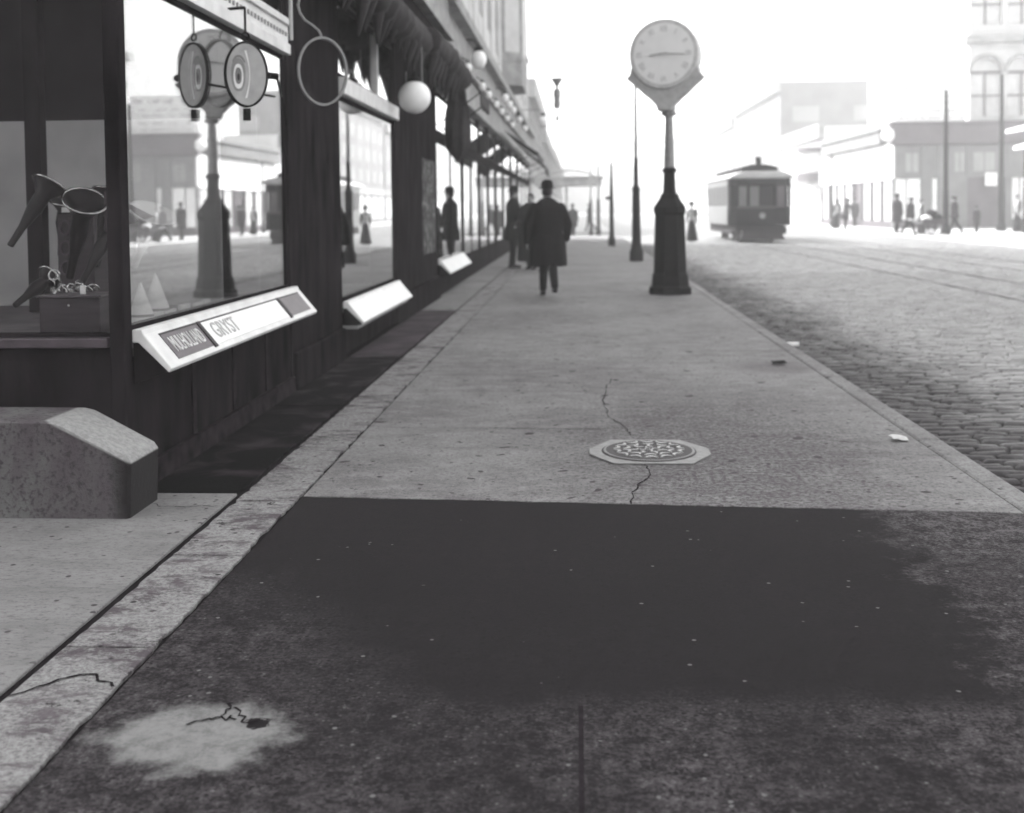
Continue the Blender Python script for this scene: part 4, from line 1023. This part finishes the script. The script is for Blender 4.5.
fp(850, 230, 'man at the right of the hazy crowd near the tram', s=1.02, rz=R(190), grp=G2, hat='bowler', coat='cloth2')
fp(765+71, 228, 'man farther back in the hazy crowd beside the slim pole', s=1.02, rz=R(190), grp=G2, hat='bowler', coat='cloth2')
fp(845, 229, 'tall man at the back of the hazy crowd near the tram', s=1.08, rz=R(120), grp=G2, hat='derby', coat='cloth')
fp(832, 232, 'woman in a dark skirt at the near left of the hazy crowd', 'woman', s=.98, rz=R(30), grp=G2, hat=None, coat='cloth', wide=.8)
# handcart
Yc = F*(H+.02)/(239.5-209)
hc_ = thing('handcart', 'two wheeled handcart heaped with dark and pale sacks on the far sidewalk', 'handcart', (P(924, Y=Yc), Yc, -.02))
MB().box(-.5, .5, -.35, .35, .52, .58).box(-.5, .5, -.38, -.351, .52, .75).box(-.5,.5,.351,.38,.52,.75).build('bed', 'wood_dark', hc_, local=True)
for sy in (-.42, .42):
    w = MB().ring(.36, .36, .05, .04, 24, Matrix.Translation((0, sy, .37)))
    for k in range(8): a = math.pi*k/8; w.tube([(-.34*math.cos(a), sy, .37-.34*math.sin(a)), (.34*math.cos(a), sy, .37+.34*math.sin(a))], .014, 5)
    w.build('wheel', 'wood_dark', hc_, local=True)
MB().tube([(-.5,-.3,.55),(-1.0,-.3,.75)], .025, 6).tube([(-.5,.3,.55),(-1.0,.3,.75)], .025, 6).tube([(-1.0,-.3,.75),(-1.0,.3,.75)], .025, 6).build('handle', 'iron_light', hc_, local=True)
for x_, z_, r_, mt, lb in ((-.22,.72,.24,'cream','pale sack at the left end of the handcart load'), (.2,.74,.28,'cloth','dark sack at the right end of the handcart load'), (0,.98,.22,'cloth2','dark sack on top of the handcart load')):
    m = MB(); m.ball((P(924,Y=Yc)+x_, Yc, z_+.02), r_*1.1, r_, r_*.75, 14); tag(m.build('sack', mt, smooth=True), lb, 'sack', 'sacks on the handcart')

# ------------------------------------------------------------------ right hand buildings
RX = 18.7; RY = 66.
rb = thing('corner_building', 'two storey corner shop with a dark cornice across the street', 'building', (24, 72, 0))
zc = H+(209-131)/F*RY       # cornice top, about 6.1 m
# masonry core set back from both fronts
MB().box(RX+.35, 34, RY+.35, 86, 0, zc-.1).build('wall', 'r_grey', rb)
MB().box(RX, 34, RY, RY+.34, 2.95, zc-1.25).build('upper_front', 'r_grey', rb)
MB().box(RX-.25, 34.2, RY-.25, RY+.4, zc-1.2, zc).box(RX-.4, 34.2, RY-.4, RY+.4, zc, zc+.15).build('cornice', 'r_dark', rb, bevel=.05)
# camera side: shop fronts and piers
def X_(px): return P(px, Y=RY)
for a, b_, mt in ((889, 899,'pane_light'),(901,913,'pane_light'),(925,929,'pane_light'),(1001,1007,'pane_light'),(1009, 1022,'pane_light')):
    f = MB().box(X_(a), X_(b_), RY+.02, RY+.3, .5, 2.9).build('window', 'r_white', rb)
for pa, pb in ((914, 924), (930, 958), (886.5, 888.8), (995, 1000.5)): MB().box(X_(pa), X_(pb), RY-.04, RY+.3, 0, 2.95).build('pier', 'r_grey', rb)
MB().box(X_(958.2), X_(994.8), RY+.31, RY+.34, 0, 2.95).build('doorway', 'r_dark', rb)
MB().box(X_(975), X_(986), RY-.06, RY-.02, 2.45, 3.2).build('sign_board', 'card', rb)
MB().box(X_(958), X_(995), RY+.1, RY+.2, .0, .75).box(X_(888), X_(914), RY+.0, RY+.2, 0, .48).build('stall_riser', 'r_dark', rb)
for a, b_ in ((899,911),(946,955),(964,984)):
    f = MB().box(X_(a), X_(b_), RY-.03, RY-.003, 3.3, 4.4).build('window', mat('grey_blind', .24, .6, .1, 2, 0), rb); MB().box((X_(a)+X_(b_))/2-.04, (X_(a)+X_(b_))/2+.04, RY-.045, RY-.031, 3.3, 4.4).build('sash', 'r_grey', f)
for px in (888.5, 914, 930, 957, 996): MB().box(X_(px), X_(px)+.3, RY-.1, RY-.006, 3.0, zc-1.21).build('pilaster', 'r_grey', rb)
MB().lathe([(.1,0),(.32,.15),(.38,.4),(.3,.66),(.1,.76)], 16, c=(RX-.55, RY-.5, zc-1.0)).build('corner_lamp', 'opal', rb, smooth=True)
# street side, white
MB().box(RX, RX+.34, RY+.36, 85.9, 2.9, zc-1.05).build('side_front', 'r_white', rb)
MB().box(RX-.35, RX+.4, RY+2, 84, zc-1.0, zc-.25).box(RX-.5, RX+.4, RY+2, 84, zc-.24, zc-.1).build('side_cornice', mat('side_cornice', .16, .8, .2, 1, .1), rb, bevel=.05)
m = MB()
for k in range(9): yk = RY+.4+k*2.35; m.box(RX-.05, RX+.3, yk, yk+.25, 0, 2.9)
m.box(RX-.03, RX+.2, RY+.4, 85.9, 0, .4); m.build('side_pier', 'r_dark', rb)
for k in range(8):
    yk = RY+.7+k*2.35; f = MB().box(RX+.1, RX+.3, yk, yk+2.0, .42, 2.88).build('window', 'pane_light' if k not in (3,) else 'pane_dark', rb)
for k in range(8): yk = RY+1.0+k*2.35; MB().box(RX-.02, RX-.002, yk, yk+1.1, 3.3, 4.6).build('window', 'pane_light', rb)
# billboard on its roof
bb = thing('billboard', 'white billboard with faint rows of lettering on the corner shop roof', 'billboard', (21.3, RY+.3, zc+.15))
bw0, bw1 = X_(889), X_(957)
MB().box(bw0, bw1, RY+.25, RY+.35, zc+.16, zc+2.5).build('board', 'r_white', bb)
m = MB(); random.seed(5)
for r_, (zz, hh) in enumerate(((2.15,.26),(1.65,.12),(1.28,.13),(.82,.2),(.42,.1))):
    x = bw0+.3
    while x < bw1-.4:
        w_ = random.uniform(.35, .9)
        n = int(w_/.14)
        for k in range(n):
            if random.random() < .85: m.box(x+k*.14, x+k*.14+.085, RY+.235, RY+.247, zc+zz-hh/2, zc+zz+hh/2*random.uniform(.5, 1))
        x += w_+random.uniform(.12, .3)
m.build('faded_lettering', mat('faded_sign_ink', .35, .8, .2, 2, 0), bb)
m = MB(); [m.tube([(xx, RY+.4, zc+.1), (xx, RY+.4, zc+2.4), (xx, RY+1.6, zc+.1)], .05, 6) for xx in (bw0+.3, (bw0+bw1)/2, bw1-.3)]; m.build('frame', 'r_dark', bb)
# taller arched block behind
tb_ = thing('arched_building', 'tall pale stone building with arched windows behind the corner shop', 'building', (29, 76, 0))
X0 = P(958, Y=RY+1.5); Z1 = 16.5
Yf = RY+1.2
ar = []
def arch_wall(y, x0, x1, z0, z1, holes, th=.5):
    """front wall with arched openings built as strips"""
    m = MB(); cur = x0
    for (xc, w, zb, zs) in holes:
        m.box(cur, xc-w, y, y+th, z0, z1); m.box(xc-w, xc+w, y, y+th, z0, zb); n = 12
        for k in range(n):
            xa = xc-w+2*w*k/n; xb = xc-w+2*w*(k+1)/n; za = zs+math.sqrt(max(0, w*w-(xa-xc)**2)); zb_ = zs+math.sqrt(max(0, w*w-(xb-xc)**2))
            m.prism([(xa, za), (xb, zb_), (xb, z1), (xa, z1)], y, y+th)
        cur = xc+w
    m.box(cur, x1, y, y+th, z0, z1); return m
hol = [(P(976, Y=Yf), .95, 6.6, 9.2), (P(1011, Y=Yf), .95, 6.6, 9.2), (P(1046, Y=Yf), .95, 6.6, 9.2)]
arch_wall(Yf, X0, 36, 6.35, 10.9, hol).build('wall', 'r_stone', tb_)
MB().box(X0-.3, 36, Yf-.35, Yf+.5, 10.92, 11.35).build('string_course', 'stone_band', tb_)
hol2 = [(h[0], .9, 12.0, 14.6) for h in hol]
arch_wall(Yf, X0, 36, 11.36, Z1+3, hol2).build('wall', 'r_stone', tb_)
MB().box(X0, 36, Yf+.9, 90, 6.3, Z1+3).build('back_wall', 'r_stone', tb_); MB().box(X0, X0+.4, Yf+.5, Yf+.9, 6.3, Z1+3).build('side_wall', 'r_stone', tb_)
for h_ in hol+hol2:
    f = MB(); f.box(h_[0]-.04, h_[0]+.04, Yf+.25, Yf+.35, h_[2], h_[3]).box(h_[0]-h_[1], h_[0]+h_[1], Yf+.25, Yf+.35, h_[3]-.05, h_[3]+.08).box(h_[0]-h_[1], h_[0]+h_[1], Yf+.25, Yf+.35, h_[2]+1.2, h_[2]+1.28)
    w = f.build('window', 'r_dark', tb_); MB().box(h_[0]-h_[1], h_[0]+h_[1], Yf+.4, Yf+.45, h_[2], h_[3]+h_[1]).build('pane', 'pane_light', w)
    pts = [(h_[0]+1.08*h_[1]*math.cos(R(a)), Yf-.03, h_[3]+1.08*h_[1]*math.sin(R(a))) for a in range(0, 181, 15)]
    MB().tube(pts, .1, 6).build('arch_moulding', 'stone_band', tb_)
# near right block with white awnings jutting past its corner
nb = thing('near_block', 'tall block just outside the right edge of the view', 'building', (26, 40, 0))
w = MB().box(RX+.3, 40, 25, 45.4, 0, 14).build('wall', 'r_stone', nb)
for i, (z_, o_) in enumerate(((4.42, 1.5), (3.75, 1.2))):
    aw = thing('awning', ('upper','lower')[i]+' white canvas awning jutting in at the right edge of the view', 'awning', (RX+.2, 44.4, z_), group='white awnings at the right edge')
    MB().prism([(RX+.29, z_+.35), (RX+.29, z_+.3), (RX-o_, z_-.1), (RX-o_, z_-.22), (RX-o_-.02, z_-.22), (RX-o_-.02, z_-.08)], 41, 45.3).build('canvas', 'card', aw)
# further blocks on the right
def block(label, x0, x1, y0, y1, h, m='r_stone', rows=4, cols=6, side=-1, base='pane_light', wm='pane_light'):
    if m == 'far': wm = 'far_pane'
    t = thing('street_building', label, 'building', ((x0+x1)/2, (y0+y1)/2, 0))
    MB().box(x0, x1, y0, y1, 0, h).build('wall', m, t)
    xf = x0 if side < 0 else x1; e = .06*(1 if side > 0 else -1)
    MB().box(min(xf, xf+e*8), max(xf, xf+e*8), y0, y1, h-.9, h+.2).build('cornice', 'stone_band', t)
    MB().box(min(xf, xf+e*4), max(xf, xf+e*4), y0, y1, 3.2, 3.9).build('fascia', 'stone_band', t)
    for c in range(cols):
        ya = y0+(y1-y0)*(c+.15)/cols; yb = y0+(y1-y0)*(c+.85)/cols
        MB().box(min(xf+e*.3, xf+e), max(xf+e*.3, xf+e), ya, yb, .5, 3.0).build('shop_window', base, t)
        for r_ in range(rows):
            z0 = 4.6+r_*(h-6)/rows; MB().box(min(xf+e*.3, xf+e), max(xf+e*.3, xf+e), ya+.25*(yb-ya), yb-.15*(yb-ya), z0, z0+(h-6)/rows*.6).build('window', wm, t)
    for xr in ((x0+x1)/2,):
        for c in range(3):
            xa = x0+(x1-x0)*(c+.2)/3
            for r_ in range(rows): z0 = 4.6+r_*(h-6)/rows; MB().box(xa, xa+(x1-x0)/7, y0-.06, y0-.02, z0, z0+(h-6)/rows*.6).build('window', wm, t)
    return t
block('pale three storey building beyond the corner shop, right of the tram', RX+.4, 36, 86.2, 104, 7.5, 'r_white', 1, 5)
block('tall hazy pale building far down the right side of the street', RX+.4, 36, 104.5, 134, 13, 'far', 3, 7)
block('faint hazy block farther down the right side, behind the tram', RX+.4, 36, 135, 175, 12, 'far', 2, 8)
block('faintest block at the far end of the right side', RX+.4, 40, 177, 240, 15, 'far', 4, 10)
# curved hood over the street beside the tram
hd_ = thing('bay_hood', 'dark banded curved balcony jutting from the pale building beside the tram', 'balcony', (RX-.3, 88, 4))
n = 14; pr = []
for k in range(n+1): a = math.pi*k/n; pr.append((RX+.36-1.5*math.sin(a), 89-1.9*math.cos(a)))
MB().prism(pr, 3.3, 4.0, 'Z').build('band', 'r_dark', hd_, bevel=.05)
MB().prism([(RX+.36+(x-RX-.36)*.86, 89+(y-89)*.9) for x, y in pr], 4.01, 5.6, 'Z').build('glazing', 'pane_light', hd_)
MB().prism(pr, 5.61, 6.0, 'Z').build('hood', 'r_dark', hd_, bevel=.05)
# left far blocks beyond the cross street
block('hazy block beyond the cross street on the left', -20, GX-.6, PAVE_END+9, 92, 9, 'far', 4, 6, 1)
block('fainter block farther along the left side', -20, GX-.7, 93, 135, 8, 'far', 3, 8, 1)
block('faintest block at the far end of the left side', -20, GX-.7, 136, 220, 8.5, 'far', 4, 10, 1)
block('low hazy buildings closing the far end of the street', -6, 16, 300, 312, 13, 'far', 3, 4, -1)
block('domed hazy mass at the far right end of the street', 16.5, 60, 290, 320, 20, 'far', 4, 4, -1)
# marquee over the far sidewalk
mq = thing('marquee', 'hazy entrance canopy with posts spanning the far sidewalk', 'canopy', (-.6, 67, 0))
MB().box(GX-.25, 1.5, 65.5, 69, 2.75, 3.15).box(GX-.25, 1.6, 65.4, 69.1, 3.16, 3.3).build('roof', 'stone_band', mq, bevel=.04)
m = MB(); nn_ = 12
pts = [(-1.9+3.0*k/nn_, 65.3, 3.3+.35*math.sin(math.pi*k/nn_)) for k in range(nn_+1)]; m.tube(pts, .06, 6); m.build('crest', 'stone_band', mq)
for xx in (-1.9, -.6, 1.3): MB().lathe([(.14,0),(.09,.3),(.08,2.75)], 10, c=(xx, 65.7, 0)).build('post', 'stone_band', mq)

# litter on the sidewalk
random.seed(11)
for i, (px, py, w_, mt) in enumerate(((893, 442, .045, 'stone_up'), (776, 366, .06, 'cloth'), (880, 506, .0, None))):
    if not mt: continue
    Yl = GY(py); x = P(px, Y=Yl); m = MB(); n = 5
    vs = []
    for a in range(n):
        for b in range(n):
            vs.append((x+(a/(n-1)-.5)*w_*2, Yl+(b/(n-1)-.5)*w_*2.4, .012+.018*random.random()))
    fs = [(a*n+b, (a+1)*n+b, (a+1)*n+b+1, a*n+b+1) for a in range(n-1) for b in range(n-1)]
    m.add(vs, fs); tag(m.build('paper_scrap' if i == 0 else 'rag_scrap', mt, smooth=True), ('crumpled pale paper scrap on the sidewalk near the kerb', 'flat dark scrap on the sidewalk joint near the kerb')[i], 'litter')
Yl = GY(348, -.15); m = MB().box(P(786, Y=Yl)-.11, P(786, Y=Yl)+.11, Yl, Yl+.05, -.145, -.11)
tag(m.build('wood_scrap', 'card'), 'pale stick of wood lying in the dark gutter', 'litter')

# the near left things sit a little closer than the first survey had them
for o in list(C.objects):
    if o.parent is None and o.type in ('EMPTY', 'MESH') and o.get('category') and o.get('category') != 'person':
        if o.type == 'EMPTY': c = o.location
        else: c = sum((Vector(v.co) for v in o.data.vertices), Vector())/len(o.data.vertices)
        if c.x < -1.5 and 4 < c.y < 60 and o.name.split('.')[0] != 'granite_block': o.location.y -= .16
# ------------------------------------------------------------------ haze
hz = MB().box(-330, 330, -70, 620, -1.6, 32).build('haze', None); hz['kind'] = 'stuff'
hm = bpy.data.materials.new('haze'); hm.use_nodes = True; n = hm.node_tree.nodes; n.clear()
out = n.new('ShaderNodeOutputMaterial'); pv = n.new('ShaderNodeVolumePrincipled')
pv.inputs['Color'].default_value = (.97, .97, .97, 1); pv.inputs['Density'].default_value = .0030; pv.inputs['Anisotropy'].default_value = .2
hm.node_tree.links.new(pv.outputs[0], out.inputs['Volume']); hz.data.materials.append(hm)

# ------------------------------------------------------------------ light
SUN_EL, SUN_AZ = 42, -52          # azimuth measured from +Y (up the street) towards +X: light comes over the left roofs
w = bpy.data.worlds.new('World'); scene.world = w; w.use_nodes = True; n = w.node_tree.nodes; l = w.node_tree.links
sky = n.new('ShaderNodeTexSky'); sky.sky_type = 'NISHITA'; sky.sun_disc = False; sky.sun_elevation = R(SUN_EL); sky.sun_rotation = R(SUN_AZ)
sky.dust_density = 5; sky.air_density = 1.5
bw = n.new('ShaderNodeRGBToBW'); bg = n['Background']; bg.inputs[1].default_value = .15
l.new(sky.outputs[0], bw.inputs[0]); l.new(bw.outputs[0], bg.inputs[0])
sl_ = bpy.data.lights.new('sun', 'SUN'); sl_.energy = 1.5; sl_.angle = R(10); sl_.color = (1, 1, 1)
so = bpy.data.objects.new('sun', sl_); C.objects.link(so)
d = Vector((math.sin(R(SUN_AZ))*math.cos(R(SUN_EL)), math.cos(R(SUN_AZ))*math.cos(R(SUN_EL)), math.sin(R(SUN_EL))))
so.rotation_euler = d.to_track_quat('Z', 'Y').to_euler(); so.location = (0, 0, 40)

vs_ = scene.view_settings; vs_.view_transform = 'Standard'; vs_.look = 'None'; vs_.exposure = 2.3; vs_.gamma = 1; vs_.use_curve_mapping = False
cy = scene.cycles
cy.use_denoising = True; cy.max_bounces = 8; cy.transparent_max_bounces = 16; cy.volume_bounces = 2; cy.glossy_bounces = 4; cy.diffuse_bounces = 3
cy.caustics_reflective = False; cy.caustics_refractive = False
cy.use_adaptive_sampling = True; cy.adaptive_threshold = .02
